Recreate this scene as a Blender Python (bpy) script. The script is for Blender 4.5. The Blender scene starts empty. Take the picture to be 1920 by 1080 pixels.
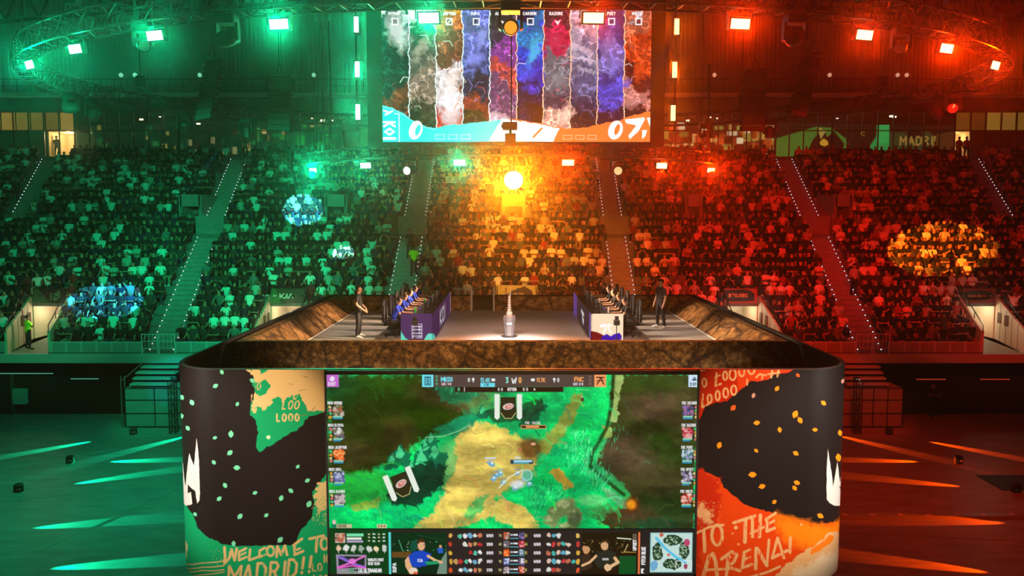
import bpy, bmesh, math, random
import numpy as np
from mathutils import Vector, Matrix, Euler
random.seed(7); RNG = np.random.default_rng(7)
PI = math.pi
S = bpy.context.scene
COL = S.collection

# ------------------------------------------------------------------ camera, world, exposure
ZC, FPX, PITCH, HOR = 9.73, 1300.0, math.radians(4.0), 403.0      # eye height, focal length in px, tilt, horizon row
CY = HOR + FPX * math.tan(PITCH)
cd = bpy.data.cameras.new('camera'); cam = bpy.data.objects.new('camera', cd); COL.objects.link(cam)
cam.location = (0, 0, ZC); cam.rotation_euler = (PI/2 - PITCH, 0, 0)
cd.sensor_width = 36; cd.lens = FPX / 1920 * 36; cd.shift_y = -(540 - CY) / 1920; cd.clip_end = 400
S.camera = cam
w = bpy.data.worlds.new('world'); S.world = w; w.use_nodes = True
wn = w.node_tree; wn.nodes['Background'].inputs[0].default_value = (0, 0, 0, 1)
hz = []
for dens, g in ((0.00085, 0.972), (0.0002, 0.2)):               # fine haze: a strong forward lobe and a weak even one
    vs = wn.nodes.new('ShaderNodeVolumeScatter'); vs.inputs['Color'].default_value = (1, 1, 1, 1)
    vs.inputs['Density'].default_value = dens; vs.inputs['Anisotropy'].default_value = g; hz.append(vs)
ad = wn.nodes.new('ShaderNodeAddShader'); wn.links.new(hz[0].outputs[0], ad.inputs[0]); wn.links.new(hz[1].outputs[0], ad.inputs[1])
wn.links.new(ad.outputs[0], wn.nodes['World Output'].inputs['Volume'])
S.view_settings.view_transform = 'Standard'; S.view_settings.look = 'None'
S.view_settings.exposure = 0.0; S.view_settings.gamma = 1.0; S.view_settings.use_curve_mapping = False
cy = S.cycles
cy.use_denoising = True; cy.use_adaptive_sampling = True; cy.adaptive_threshold = 0.03
cy.max_bounces = 5; cy.diffuse_bounces = 2; cy.glossy_bounces = 2; cy.transmission_bounces = 3
cy.transparent_max_bounces = 6; cy.volume_bounces = 0; cy.use_light_tree = True
cy.sample_clamp_indirect = 4; cy.sample_clamp_direct = 0; cy.caustics_reflective = False; cy.caustics_refractive = False

def at(px, py, D):                     # a point of the photograph's frame at world depth D
    u, v = (px - 960) / FPX, (CY - py) / FPX
    c, s = math.cos(PITCH), math.sin(PITCH)
    t = D / (c + v * s)
    return Vector((u * t, D, ZC + t * (-s + v * c)))
def px_of(p):                          # and back, used only to decide what the frame shows
    c, s = math.cos(PITCH), math.sin(PITCH)
    d = p[1] * c - (p[2] - ZC) * s
    return 960 + FPX * p[0] / d, CY - FPX * (p[1] * s + (p[2] - ZC) * c) / d

def lamp(name, kind, loc, target, power, color, size=0.1, angle=60, blend=0.3, parent=None, spread=None):
    d = bpy.data.lights.new(name, kind); d.energy = power; d.color = color
    if kind == 'SPOT': d.spot_size = math.radians(angle); d.spot_blend = blend; d.shadow_soft_size = size
    elif kind == 'AREA':
        d.shape = 'RECTANGLE'; d.size = size if not isinstance(size, tuple) else size[0]
        d.size_y = size if not isinstance(size, tuple) else size[1]
        if spread: d.spread = math.radians(spread)
    else: d.shadow_soft_size = size
    o = bpy.data.objects.new(name, d); COL.objects.link(o); o.location = loc
    if target is not None: o.rotation_euler = (Vector(target) - Vector(loc)).to_track_quat('-Z', 'Y').to_euler()
    if parent:
        bpy.context.view_layer.update()
        o.parent = parent; o.matrix_parent_inverse = parent.matrix_world.inverted()
    return o
GREEN, RED, ORANGE, TEAL, WARM = (0.0, 1.0, 0.36), (1.0, 0.022, 0.0), (1.0, 0.30, 0.01), (0.0, 0.75, 1.0), (1.0, 0.78, 0.55)

# ------------------------------------------------------------------ big washes from the lighting rig, with added spots among them
# green on the left block of the crowd, red on the right, amber in the middle
for x, tx in ((-13, -27), (-10, -15.5), (-7.5, -12)):
    lamp('crowd_wash_green', 'SPOT', (x, 20, ZC+3.5), (tx, 40, ZC-3), 6200, GREEN, .25, 50, .7)
for x, tx in ((13, 27), (10, 15.5), (7.5, 12)):
    lamp('crowd_wash_red', 'SPOT', (x, 20, ZC+3.5), (tx, 40, ZC-3), 7600, (1, .010, .003), .25, 50, .7)
lamp('crowd_wash_amber', 'SPOT', (0, 24.5, ZC+2.4), (.4, 40, ZC-2.2), 8500, (1, .40, .03), .2, 34, .7)
lamp('crowd_wash_amber', 'SPOT', (3, 24.5, ZC+2.4), (4.6, 38, ZC-2.6), 6500, (1, .20, .012), .2, 34, .7)
# upper wall: added spots in free air, without a fixture
for x in (-26, -15):
    lamp('added_wall_green', 'SPOT', (x*.8, 38.5, ZC+4), (x, 54, ZC+11), 80, (0, 1, .38), .5, 100, .8)
for x in (26, 15):
    lamp('added_wall_red', 'SPOT', (x*.8, 38.5, ZC+4), (x, 54, ZC+11), 420, (1, .012, 0), .5, 100, .8)
# arena floor
for y in (16, 24):
    lamp('floor_wash_green', 'SPOT', (-12, y, ZC+4), (-15, y+3, 0), 2400, (0, 1, .40), .4, 80, .8)
    lamp('floor_wash_red', 'SPOT', (12, y, ZC+4), (15, y+3, 0), 1700, (1, .02, 0), .4, 80, .8)
# stage
for s in (-1, 1):
    lamp('stage_key', 'SPOT', (s*3.4, 15.4, ZC+3.7), (s*.15, 21.7, ZC-4.1), 21000, (1, .93, .88), .10, 19, .9)
    lamp('stage_fill', 'SPOT', (s*3.2, 15, ZC+4.2), (s*1.5, 22.5, ZC-4.1), 4600, (1, .58, .44), .3, 32, .8)
    lamp('added_person_spot', 'SPOT', (s*2, 19, ZC+3.9), (s*5.3, 23.9, ZC-3.3), 1500, (1, .78, .62), .1, 17, .8)  # added spot to brighten the standing person on each side
    lamp('added_parapet_spot', 'SPOT', (s*1.2, 22.2, ZC-1.6), (s*7.0, 22.4, ZC-4.05), 3600, (1, .66, .38), .1, 30, 1.0)  # added mid-air spots, here and below, to brighten the parapets' inner faces
    lamp('added_parapet_spot', 'SPOT', (s*2.4, 20.4, ZC-2.0), (s*7.0, 20.3, ZC-3.95), 2600, (1, .64, .36), .1, 34, 1.0)
    lamp('added_parapet_spot', 'SPOT', (s*1.2, 25.6, ZC-1.6), (s*7.0, 26.6, ZC-4.05), 2400, (1, .60, .32), .1, 30, 1.0)
    for y in (22.6, 24, 25.4, 26.8):
        lamp('stage_side_light', 'SPOT', (s*1.0, y, ZC-1.2), (s*5.4, y+.3, ZC-4.2), 1500, (1, .72, .52), .04, 32, .8)
for s, col in ((-1, GREEN), (1, RED)):
    lamp('added_stairs_spot', 'SPOT', (s*12.5, 21, ZC+3.5), (s*16.1, 31.2, 1.2), 2600, col, .1, 17, .5)  # added spot that brings the wash colour onto the mobile stairs
# front of the stage block
lamp('front_wash', 'SPOT', (-9, 8.6, ZC+3.4), (-6.0, 15.6, ZC-5.2), 8800, WARM, .35, 24, .5)
lamp('front_wash', 'SPOT', (9, 8.6, ZC+3.4), (6.0, 15.6, ZC-5.2), 8800, WARM, .35, 24, .5)
for s in (-1, 1): lamp('added_sheen_spot', 'SPOT', (s*15, 8, ZC-1), (s*7.2, 16, ZC-5.6), 9000, (1, .92, .86), .5, 26, .7)  # added unseen spots that put a sheen on the curved wraps
lamp('stone_wash', 'SPOT', (0, 11.5, ZC+4.0), (0, 19.2, ZC-3.8), 5200, (1, .62, .32), .5, 70, .8)

# ------------------------------------------------------------------ materials
MATS = {}
def lin(c):
    return tuple(((v/255)/12.92 if v/255 <= .04045 else ((v/255+.055)/1.055)**2.4) for v in c)
def mat(name, color=(.5, .5, .5), rough=.6, metal=0, emit=None, strength=1, bump=0, scale=8, vary=0.0, stretch=(1, 1, 1), alpha=None, spec=.5):
    if name in MATS: return MATS[name]
    m = bpy.data.materials.new(name); m.use_nodes = True; MATS[name] = m
    nt = m.node_tree; b = nt.nodes['Principled BSDF']
    b.inputs['Base Color'].default_value = (*color, 1); b.inputs['Roughness'].default_value = rough
    b.inputs['Metallic'].default_value = metal; b.inputs['Specular IOR Level'].default_value = spec
    m.diffuse_color = (*color, 1)
    if emit: b.inputs['Emission Color'].default_value = (*emit, 1); b.inputs['Emission Strength'].default_value = strength
    if alpha is not None: b.inputs['Alpha'].default_value = alpha
    if bump or vary:
        tc = nt.nodes.new('ShaderNodeTexCoord'); mp = nt.nodes.new('ShaderNodeMapping'); mp.inputs['Scale'].default_value = stretch
        nz = nt.nodes.new('ShaderNodeTexNoise'); nz.inputs['Scale'].default_value = scale; nz.inputs['Detail'].default_value = 5
        nt.links.new(tc.outputs['Object'], mp.inputs[0]); nt.links.new(mp.outputs[0], nz.inputs['Vector'])
        if vary:
            cr = nt.nodes.new('ShaderNodeValToRGB'); e = cr.color_ramp.elements
            e[0].position, e[1].position = .3, .72
            e[0].color = (*[max(0, c*(1-vary)) for c in color], 1); e[1].color = (*[min(1, c*(1+vary)) for c in color], 1)
            nt.links.new(nz.outputs['Fac'], cr.inputs[0]); nt.links.new(cr.outputs[0], b.inputs['Base Color'])
        if bump:
            bp = nt.nodes.new('ShaderNodeBump'); bp.inputs['Strength'].default_value = bump; bp.inputs['Distance'].default_value = .05
            nt.links.new(nz.outputs['Fac'], bp.inputs['Height']); nt.links.new(bp.outputs[0], b.inputs['Normal'])
    return m
def glow(name, color, strength):
    if name in MATS: return MATS[name]
    m = bpy.data.materials.new(name); m.use_nodes = True; MATS[name] = m
    nt = m.node_tree; nt.nodes.remove(nt.nodes['Principled BSDF'])
    e = nt.nodes.new('ShaderNodeEmission'); e.inputs[0].default_value = (*color, 1); e.inputs[1].default_value = strength
    nt.links.new(e.outputs[0], nt.nodes['Material Output'].inputs[0]); return m
def paint_mat(name, emission, rough=.5):
    m = bpy.data.materials.new(name); m.use_nodes = True; nt = m.node_tree; b = nt.nodes['Principled BSDF']
    a = nt.nodes.new('ShaderNodeVertexColor'); a.layer_name = 'paint'
    if emission:
        nt.nodes.remove(b); e = nt.nodes.new('ShaderNodeEmission'); e.inputs[1].default_value = emission
        nt.links.new(a.outputs[0], e.inputs[0]); nt.links.new(e.outputs[0], nt.nodes['Material Output'].inputs[0])
    else:
        b.inputs['Roughness'].default_value = rough
        nt.links.new(a.outputs[0], b.inputs['Base Color'])
    return m

# ------------------------------------------------------------------ mesh helpers
def tag(o, label=None, cat=None, group=None, kind=None):
    if label: o['label'] = label
    if cat: o['category'] = cat
    if group: o['group'] = group
    if kind: o['kind'] = kind
    return o
def empty(name, loc, rz=0, label=None, cat=None, group=None, kind=None):
    o = bpy.data.objects.new(name, None); COL.objects.link(o); o.location = loc; o.rotation_euler = (0, 0, rz)
    o.empty_display_size = .2
    return tag(o, label, cat, group, kind)
class MB:
    def __init__(s): s.v = []; s.f = []; s.m = []; s.cur = 0
    def add(s, vs, fs):
        k = len(s.v); s.v += [tuple(p) for p in vs]; s.f += [tuple(i+k for i in f) for f in fs]; s.m += [s.cur]*len(fs); return s
    def box(s, x0, x1, y0, y1, z0, z1):
        return s.add([(x0,y0,z0),(x1,y0,z0),(x1,y1,z0),(x0,y1,z0),(x0,y0,z1),(x1,y0,z1),(x1,y1,z1),(x0,y1,z1)],
                     [(0,3,2,1),(4,5,6,7),(0,1,5,4),(1,2,6,5),(2,3,7,6),(3,0,4,7)])
    def cbox(s, c, d, rot=None):       # centred box, optional rotation
        vs = [Vector((i*d[0]/2, j*d[1]/2, k*d[2]/2)) for k in (-1,1) for i, j in ((-1,-1),(1,-1),(1,1),(-1,1))]
        if rot is not None: vs = [rot @ v for v in vs]
        return s.add([v + Vector(c) for v in vs], [(0,3,2,1),(4,5,6,7),(0,1,5,4),(1,2,6,5),(2,3,7,6),(3,0,4,7)])
    def hexa(s, pts):                  # 4 bottom, 4 top
        return s.add(pts, [(0,3,2,1),(4,5,6,7),(0,1,5,4),(1,2,6,5),(2,3,7,6),(3,0,4,7)])
    def tube(s, a, b, r, n=8, r2=None, cap=True):
        a, b = Vector(a), Vector(b); r2 = r if r2 is None else r2
        d = (b-a).normalized(); u = d.orthogonal().normalized(); w_ = d.cross(u)
        vs = [a + (u*math.cos(2*PI*i/n)+w_*math.sin(2*PI*i/n))*r for i in range(n)] + [b + (u*math.cos(2*PI*i/n)+w_*math.sin(2*PI*i/n))*r2 for i in range(n)]
        fs = [(i, (i+1) % n, n+(i+1) % n, n+i) for i in range(n)]
        if cap: fs += [tuple(range(n-1, -1, -1)), tuple(range(n, 2*n))]
        return s.add(vs, fs)
    def path(s, pts, r, n=6):
        for a, b in zip(pts[:-1], pts[1:]): s.tube(a, b, r, n)
        return s
    def lathe(s, prof, c=(0,0,0), n=20, rot=None):
        vs = []
        for r, z in prof:
            for i in range(n):
                p = Vector((r*math.cos(2*PI*i/n), r*math.sin(2*PI*i/n), z)); vs.append((rot @ p if rot is not None else p) + Vector(c))
        fs = [(j*n+i, j*n+(i+1) % n, (j+1)*n+(i+1) % n, (j+1)*n+i) for j in range(len(prof)-1) for i in range(n)]
        fs += [tuple(range(n-1, -1, -1)), tuple(range((len(prof)-1)*n, len(prof)*n))]
        return s.add(vs, fs)
    def prism(s, poly, y0, y1, axis='y'):   # poly in (x,z) extruded along y, or (x,y) along z, or (y,z) along x
        f = {'y': lambda a, b, t: (a, t, b), 'z': lambda a, b, t: (a, b, t), 'x': lambda a, b, t: (t, a, b)}[axis]
        n = len(poly); vs = [f(a, b, y0) for a, b in poly] + [f(a, b, y1) for a, b in poly]
        return s.add(vs, [tuple(range(n)), tuple(range(2*n-1, n-1, -1))] + [(i, n+i, n+(i+1) % n, (i+1) % n) for i in range(n)])
    def build(s, name, m, parent=None, kind=None, loc=None, smooth=False, bevel=0):
        me = bpy.data.meshes.new(name); me.from_pydata([tuple(v) for v in s.v], [], s.f)
        ms = m if isinstance(m, (list, tuple)) else [m]
        for q in ms: me.materials.append(q)
        if len(ms) > 1: me.polygons.foreach_set('material_index', s.m)
        bm = bmesh.new(); bm.from_mesh(me); bmesh.ops.recalc_face_normals(bm, faces=bm.faces); bm.to_mesh(me); bm.free()
        if smooth: me.polygons.foreach_set('use_smooth', [True]*len(me.polygons))
        o = bpy.data.objects.new(name, me); COL.objects.link(o)
        if parent: o.parent = parent
        if loc is not None: o.location = loc
        if bevel:
            b = o.modifiers.new('bevel', 'BEVEL'); b.width = bevel; b.segments = 2; b.limit_method = 'ANGLE'
        if kind: o['kind'] = kind
        return o
def copy_tree(o, parent=None):
    c = o.copy(); COL.objects.link(c)
    if parent: c.parent = parent
    for ch in list(o.children): copy_tree(ch, c)
    return c
def mesh_np(name, V, F, mats, mi=None, parent=None, smooth=False):
    me = bpy.data.meshes.new(name); nf, k = F.shape
    me.vertices.add(len(V)); me.vertices.foreach_set('co', np.ascontiguousarray(V, dtype=np.float32).ravel())
    me.loops.add(nf*k); me.loops.foreach_set('vertex_index', F.astype(np.int32).ravel())
    me.polygons.add(nf); me.polygons.foreach_set('loop_start', np.arange(0, nf*k, k, dtype=np.int32))
    for q in mats: me.materials.append(q)
    if mi is not None: me.polygons.foreach_set('material_index', mi.astype(np.int32))
    if smooth: me.polygons.foreach_set('use_smooth', np.ones(nf, dtype=bool))
    me.update(calc_edges=True)
    o = bpy.data.objects.new(name, me); COL.objects.link(o)
    if parent: o.parent = parent
    return o

# ------------------------------------------------------------------ a small painter: pictures shown by the screens and printed on the wraps
def fbm(h, w_, cell, seed, octaves=4, gain=.55, sx=1.0, sy=1.0):
    r = np.random.default_rng(seed); out = np.zeros((h, w_)); amp = 1; tot = 0
    for o in range(octaves):
        c = max(cell / 2**o, 1.5); gw, gh = int(w_/(c*sx))+3, int(h/(c*sy))+3
        g = r.random((gh, gw)); ys = np.arange(h)/(c*sy); xs = np.arange(w_)/(c*sx)
        y0 = ys.astype(int); x0 = xs.astype(int); fy = (ys-y0)[:, None]; fx = (xs-x0)[None]
        fy = fy*fy*(3-2*fy); fx = fx*fx*(3-2*fx)
        a = g[y0][:, x0]*(1-fx) + g[y0][:, x0+1]*fx; b = g[y0+1][:, x0]*(1-fx) + g[y0+1][:, x0+1]*fx
        out += amp*(a*(1-fy)+b*fy); tot += amp; amp *= gain
    return out/tot
# stroke letters in a 0..1 box, y down
_A = lambda cx, cy_, rx, ry, a0, a1, n=10: [(cx+rx*math.cos(math.radians(a0+(a1-a0)*i/n)), cy_+ry*math.sin(math.radians(a0+(a1-a0)*i/n))) for i in range(n+1)]
FONT = {
 'A': [[(0,1),(.45,0),(.9,1)],[(.18,.65),(.74,.65)]], 'B': [[(0,0),(0,1),(.5,1),(.75,.85),(.75,.65),(.5,.5),(0,.5)],[(0,0),(.5,0),(.7,.15),(.7,.35),(.5,.5)]],
 'C': [_A(.45,.5,.45,.5,-50,-310)], 'D': [[(0,0),(0,1),(.4,1),(.75,.75),(.75,.25),(.4,0),(0,0)]],
 'E': [[(.7,0),(0,0),(0,1),(.7,1)],[(0,.5),(.55,.5)]], 'F': [[(.7,0),(0,0),(0,1)],[(0,.5),(.55,.5)]],
 'G': [_A(.45,.5,.45,.5,-50,-310)+[(.9,.55),(.5,.55)]], 'H': [[(0,0),(0,1)],[(.75,0),(.75,1)],[(0,.5),(.75,.5)]],
 'I': [[(.2,0),(.2,1)]], 'J': [[(.6,0),(.6,.8),(.4,1),(.15,1),(0,.8)]], 'K': [[(0,0),(0,1)],[(.7,0),(0,.55),(.75,1)]],
 'L': [[(0,0),(0,1),(.65,1)]], 'M': [[(0,1),(0,0),(.45,.6),(.9,0),(.9,1)]], 'N': [[(0,1),(0,0),(.75,1),(.75,0)]],
 'O': [_A(.42,.5,.42,.5,0,360,14)], 'P': [[(0,1),(0,0),(.5,0),(.75,.2),(.5,.5),(0,.5)]], 'Q': [_A(.42,.5,.42,.5,0,360,14),[(.5,.7),(.9,1.05)]],
 'R': [[(0,1),(0,0),(.5,0),(.75,.2),(.5,.5),(0,.5)],[(.35,.5),(.8,1)]], 'S': [[(.75,.1),(.4,0),(.05,.15),(.1,.4),(.65,.6),(.75,.85),(.4,1),(0,.9)]],
 'T': [[(0,0),(.8,0)],[(.4,0),(.4,1)]], 'U': [[(0,0),(0,.75),(.2,1),(.55,1),(.75,.75),(.75,0)]], 'V': [[(0,0),(.4,1),(.8,0)]],
 'W': [[(0,0),(.22,1),(.5,.25),(.78,1),(1,0)]], 'X': [[(0,0),(.75,1)],[(.75,0),(0,1)]], 'Y': [[(0,0),(.4,.5),(.8,0)],[(.4,.5),(.4,1)]],
 'Z': [[(0,0),(.75,0),(0,1),(.75,1)]], '0': [_A(.36,.5,.36,.5,0,360,14)], '1': [[(.1,.2),(.35,0),(.35,1)]], '2': [[(0,.2),(.3,0),(.65,.2),(0,1),(.7,1)]],
 '3': [[(0,.05),(.6,0),(.25,.42),(.65,.7),(.4,1),(0,.93)]], '4': [[(.55,1),(.55,0),(0,.7),(.75,.7)]], '5': [[(.65,0),(.05,0),(0,.45),(.55,.45),(.65,.75),(.4,1),(0,.93)]],
 '6': [[(.6,0),(.1,.5),(.05,.85),(.35,1),(.65,.8),(.5,.5),(.1,.6)]], '7': [[(0,0),(.7,0),(.25,1)]], '8': [_A(.35,.25,.28,.25,0,360,8),_A(.35,.73,.35,.27,0,360,8)],
 '9': [[(.6,.35),(.3,.5),(.03,.3),(.3,0),(.62,.2),(.5,1)]], '/': [[(0,1),(.5,0)]], '.': [[(.1,.95),(.12,1)]], '-': [[(0,.5),(.45,.5)]], ':': [[(.1,.25),(.12,.28)],[(.1,.8),(.12,.83)]],
 "'": [[(.1,0),(.08,.2)]], '!': [[(.2,0),(.15,.7)],[(.13,.95),(.14,1)]], ' ': []}
class Canvas:
    def __init__(s, W, H, ox=0, oy=0, k=1.0, base=(0,0,0), warp=None):
        s.W, s.H, s.ox, s.oy, s.k = int(W), int(H), ox, oy, k; s.warp = warp
        s.a = np.zeros((s.H, s.W, 3)); s.a[:] = lin(base)
    def T(s, x, y): return s.warp(x, y) if s.warp else ((x-s.ox)*s.k, (y-s.oy)*s.k)
    def box_(s, x0, y0, x1, y1):
        i0, i1 = max(0, int(math.floor(y0))), min(s.H, int(math.ceil(y1))+1); j0, j1 = max(0, int(math.floor(x0))), min(s.W, int(math.ceil(x1))+1)
        if i0 >= i1 or j0 >= j1: return None
        yy, xx = np.mgrid[i0:i1, j0:j1].astype(float); return (slice(i0, i1), slice(j0, j1)), xx+.5, yy+.5
    def put(s, sl, m, c, al=1.0):
        m = (np.clip(m, 0, 1)*al)[..., None]; col = lin(c) if not isinstance(c, np.ndarray) else c[sl]
        s.a[sl] = s.a[sl]*(1-m) + np.array(col)*m
    def rect(s, x0, y0, x1, y1, c, al=1.0):
        (X0, Y0), (X1, Y1) = s.T(x0, y0), s.T(x1, y1); b = s.box_(min(X0, X1), Y0, max(X0, X1), Y1)
        if b: sl, xx, yy = b; s.put(sl, np.clip(xx-min(X0, X1)+.5, 0, 1)*np.clip(max(X0, X1)-xx+.5, 0, 1)*np.clip(yy-Y0+.5, 0, 1)*np.clip(Y1-yy+.5, 0, 1), c, al)
    def frame(s, x0, y0, x1, y1, t, c):
        for q in ((x0,y0,x1,y0+t),(x0,y1-t,x1,y1),(x0,y0,x0+t,y1),(x1-t,y0,x1,y1)): s.rect(*q, c)
    def poly(s, pts, c, al=1.0, soft=1.0, rough=0, seed=1):
        P = [s.T(x, y) for x, y in pts]; xs, ys = [p[0] for p in P], [p[1] for p in P]; pad = soft+rough+1
        b = s.box_(min(xs)-pad, min(ys)-pad, max(xs)+pad, max(ys)+pad)
        if not b: return
        sl, xx, yy = b
        if rough:
            r = (fbm(s.H, s.W, 9, seed, 3)-.5)[sl]*2*rough; r2 = (fbm(s.H, s.W, 9, seed+50, 3)-.5)[sl]*2*rough; xx = xx+r; yy = yy+r2
        ins = np.zeros(xx.shape, bool); d2 = np.full(xx.shape, 1e9)
        for (ax, ay), (bx, by) in zip(P, P[1:]+P[:1]):
            if ay != by:
                t = (yy-ay)/(by-ay); ins ^= ((yy < ay) != (yy < by)) & (xx < ax+(bx-ax)*t)
            L = (bx-ax)**2+(by-ay)**2+1e-9; q = np.clip(((xx-ax)*(bx-ax)+(yy-ay)*(by-ay))/L, 0, 1)
            d2 = np.minimum(d2, (xx-ax-q*(bx-ax))**2+(yy-ay-q*(by-ay))**2)
        d = np.sqrt(d2)*np.where(ins, 1, -1); s.put(sl, d/soft+.5, c, al)
    def ell(s, cx, cy_, rx, ry, c, al=1.0, soft=.15, ang=0, rough=0, seed=3):
        X0, Y0 = s.T(cx, cy_); rx *= s.k; ry *= s.k; R = max(rx, ry)*(1+soft)+2+rough
        b = s.box_(X0-R, Y0-R, X0+R, Y0+R)
        if not b: return
        sl, xx, yy = b; t = math.radians(ang); dx, dy = xx-X0, yy-Y0
        if rough: dx = dx+(fbm(s.H, s.W, 10, seed, 3)-.5)[sl]*2*rough; dy = dy+(fbm(s.H, s.W, 10, seed+9, 3)-.5)[sl]*2*rough
        u = dx*math.cos(t)+dy*math.sin(t); v = -dx*math.sin(t)+dy*math.cos(t)
        d = np.sqrt((u/rx)**2+(v/ry)**2); s.put(sl, (1+soft/2-d)/max(soft, 1/max(1, min(rx, ry))), c, al)
    def line(s, pts, wd, c, al=1.0, dry=0, seed=5, soft=1.0):
        P = [s.T(x, y) for x, y in pts]; wd = wd*s.k; xs, ys = [p[0] for p in P], [p[1] for p in P]
        b = s.box_(min(xs)-wd-2, min(ys)-wd-2, max(xs)+wd+2, max(ys)+wd+2)
        if not b: return
        sl, xx, yy = b; d2 = np.full(xx.shape, 1e9)
        for (ax, ay), (bx, by) in zip(P[:-1], P[1:]):
            L = (bx-ax)**2+(by-ay)**2+1e-9; q = np.clip(((xx-ax)*(bx-ax)+(yy-ay)*(by-ay))/L, 0, 1)
            d2 = np.minimum(d2, (xx-ax-q*(bx-ax))**2+(yy-ay-q*(by-ay))**2)
        m = np.clip((wd/2-np.sqrt(d2))/soft+.5, 0, 1)
        if dry: m = m*np.clip((s.dryn(seed)[sl]-dry)*7, 0, 1)
        s.put(sl, m, c, al)
    def dryn(s, seed):
        if not hasattr(s, '_d'): s._d = fbm(s.H, s.W, 6, 77, 3, .7, .5, 2.2)
        return s._d
    def text(s, t, x, y, h, wd, c, aspect=.62, gap=.28, al=1.0, slant=0, rise=0, dry=0):
        cx = x
        for ch in t.upper():
            g = FONT.get(ch, []); mx = 0
            for st in g:
                pts = []
                for a, b in st:
                    mx = max(mx, a); px, py = a*h*aspect-slant*(b-1)*h, b*h
                    pts.append((cx+px, y+py+rise*(cx+px-x)))
                s.line(pts, wd, c, al, dry)
            cx += (mx if g else .45)*h*aspect+gap*h
    def vtext(s, t, x, y, h, wd, c, aspect=.62, gap=.3):               # reads upwards from (x,y)
        cy_ = y
        for ch in t.upper():
            mx = 0
            for st in FONT.get(ch, []):
                mx = max([mx]+[a for a, b in st]); s.line([(x+b*h, cy_-a*h*aspect) for a, b in st], wd, c)
            cy_ -= (mx or .4)*h*aspect+gap*h
    def speck(s, x0, y0, x1, y1, n, r, c, seed=0):
        q = np.random.default_rng(seed)
        for _ in range(n): s.ell(q.uniform(x0, x1), q.uniform(y0, y1), r*q.uniform(.4, 1.3), r*q.uniform(.4, 1.3), c)
def painted_sheet(name, cv, P, m, parent=None):
    """a fine grid of quads over the surface P(u,v), u,v in 0..1 (v down), one vertex per painted dot"""
    H, W = cv.H, cv.W
    u = np.linspace(0, 1, W); v = np.linspace(0, 1, H); uu, vv = np.meshgrid(u, v); V = P(uu, vv).reshape(-1, 3)
    i = np.arange(H*W).reshape(H, W); F = np.stack([i[:-1, :-1], i[1:, :-1], i[1:, 1:], i[:-1, 1:]], -1).reshape(-1, 4)
    o = mesh_np(name, V, F, [m], parent=parent, smooth=True)
    at_ = o.data.color_attributes.new('paint', 'FLOAT_COLOR', 'POINT')
    c = np.ones((H*W, 4), dtype=np.float32); c[:, :3] = np.clip(cv.a, 0, 1.5).reshape(-1, 3); at_.data.foreach_set('color', c.ravel())
    return o

# ------------------------------------------------------------------ the hall
M_floor = mat('arena floor sheet', (.30, .30, .30), .42, bump=.35, scale=1.6, vary=.22, stretch=(.5, 2.2, 1))
M_conc = mat('stand concrete', (.16, .16, .16), .8, vary=.15, scale=2)
M_step = mat('stair concrete', (.27, .27, .27), .75, vary=.12, scale=3)
M_white = mat('passage white boards', lin((214, 200, 172)), .6, vary=.06, scale=1.5)
M_dark = mat('black drape', (.012, .012, .012), .9)
M_black = mat('black paint', (.02, .02, .02), .5)
M_truss = mat('dark truss aluminium', (.05, .05, .05), .4, metal=.5)
M_steel = mat('brushed steel', (.45, .45, .45), .35, metal=.9)
M_seat = mat('red plastic seat', (.30, .02, .02), .5)
DS, ZS, RUN, RISE, NR = 32.5, ZC-6.56, .74, .444, 24          # stand front, its deck height, step depth and rise, rows
def row_z(i): return ZS + .06 + RISE*i
def row_y(i): return DS + .75 + RUN*i
ROW_GAP = {13}                                                 # the cross gangway between the two tiers

mb = MB(); mb.box(-60, 60, -6, 62, -.2, 0); mb.build('floor', M_floor, kind='structure')
def corr(name, x0, x1, y, z0, z1, m, pitch=.32, d=.07):        # corrugated cladding
    n = int((x1-x0)/pitch); V = []; F = []
    for i in range(n):
        a = x0+i*pitch
        for dx, dy in ((0, 0), (pitch*.35, 0), (pitch*.5, -d), (pitch*.85, -d)): V += [(a+dx, y+dy, z0), (a+dx, y+dy, z1)]
    V = np.array(V); k = np.arange(len(V)//2-1); F = np.stack([2*k, 2*k+2, 2*k+3, 2*k+1], -1)
    o = mesh_np(name, V, F, [m]); o['kind'] = 'structure'; return o
WY = 53.0                                                       # concourse glazing line
zw0, zw1 = at(960, 293, WY).z, at(960, 209, WY).z               # glazing foot and head
zf1 = at(960, 184, WY-.6).z; zl = at(960, 174, WY-1.2).z
corr('wall_back', -50, 50, WY+.8, zl, zl+13, mat('corrugated cladding', (.30, .30, .30), .45, vary=.1, scale=.6))
mb = MB(); mb.box(-50, 50, WY-.2, WY+.6, zw1, zf1); mb.box(-50, 50, WY-.9, WY+.8, zf1, zf1+.25); mb.build('trim_1', M_conc, kind='structure')      # fascia over the glazing
mb = MB(); mb.box(-50, 50, WY-1.3, WY+.8, zl-.28, zl); mb.build('trim_2', mat('pale ledge', (.62, .62, .62), .5), kind='structure')
mb = MB(); mb.box(-50, 50, -6, 62, zl+13, zl+13.3); mb.build('ceiling', mat('roof deck', (.07, .07, .07), .8), kind='structure')
for s, nm in ((-1, 'wall_left'), (1, 'wall_right')):
    mb = MB(); mb.box(s*50, s*50.3, -6, 62, 0, zl+13); mb.build(nm, mat('side wall', (.08, .08, .08), .8), kind='structure')
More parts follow.
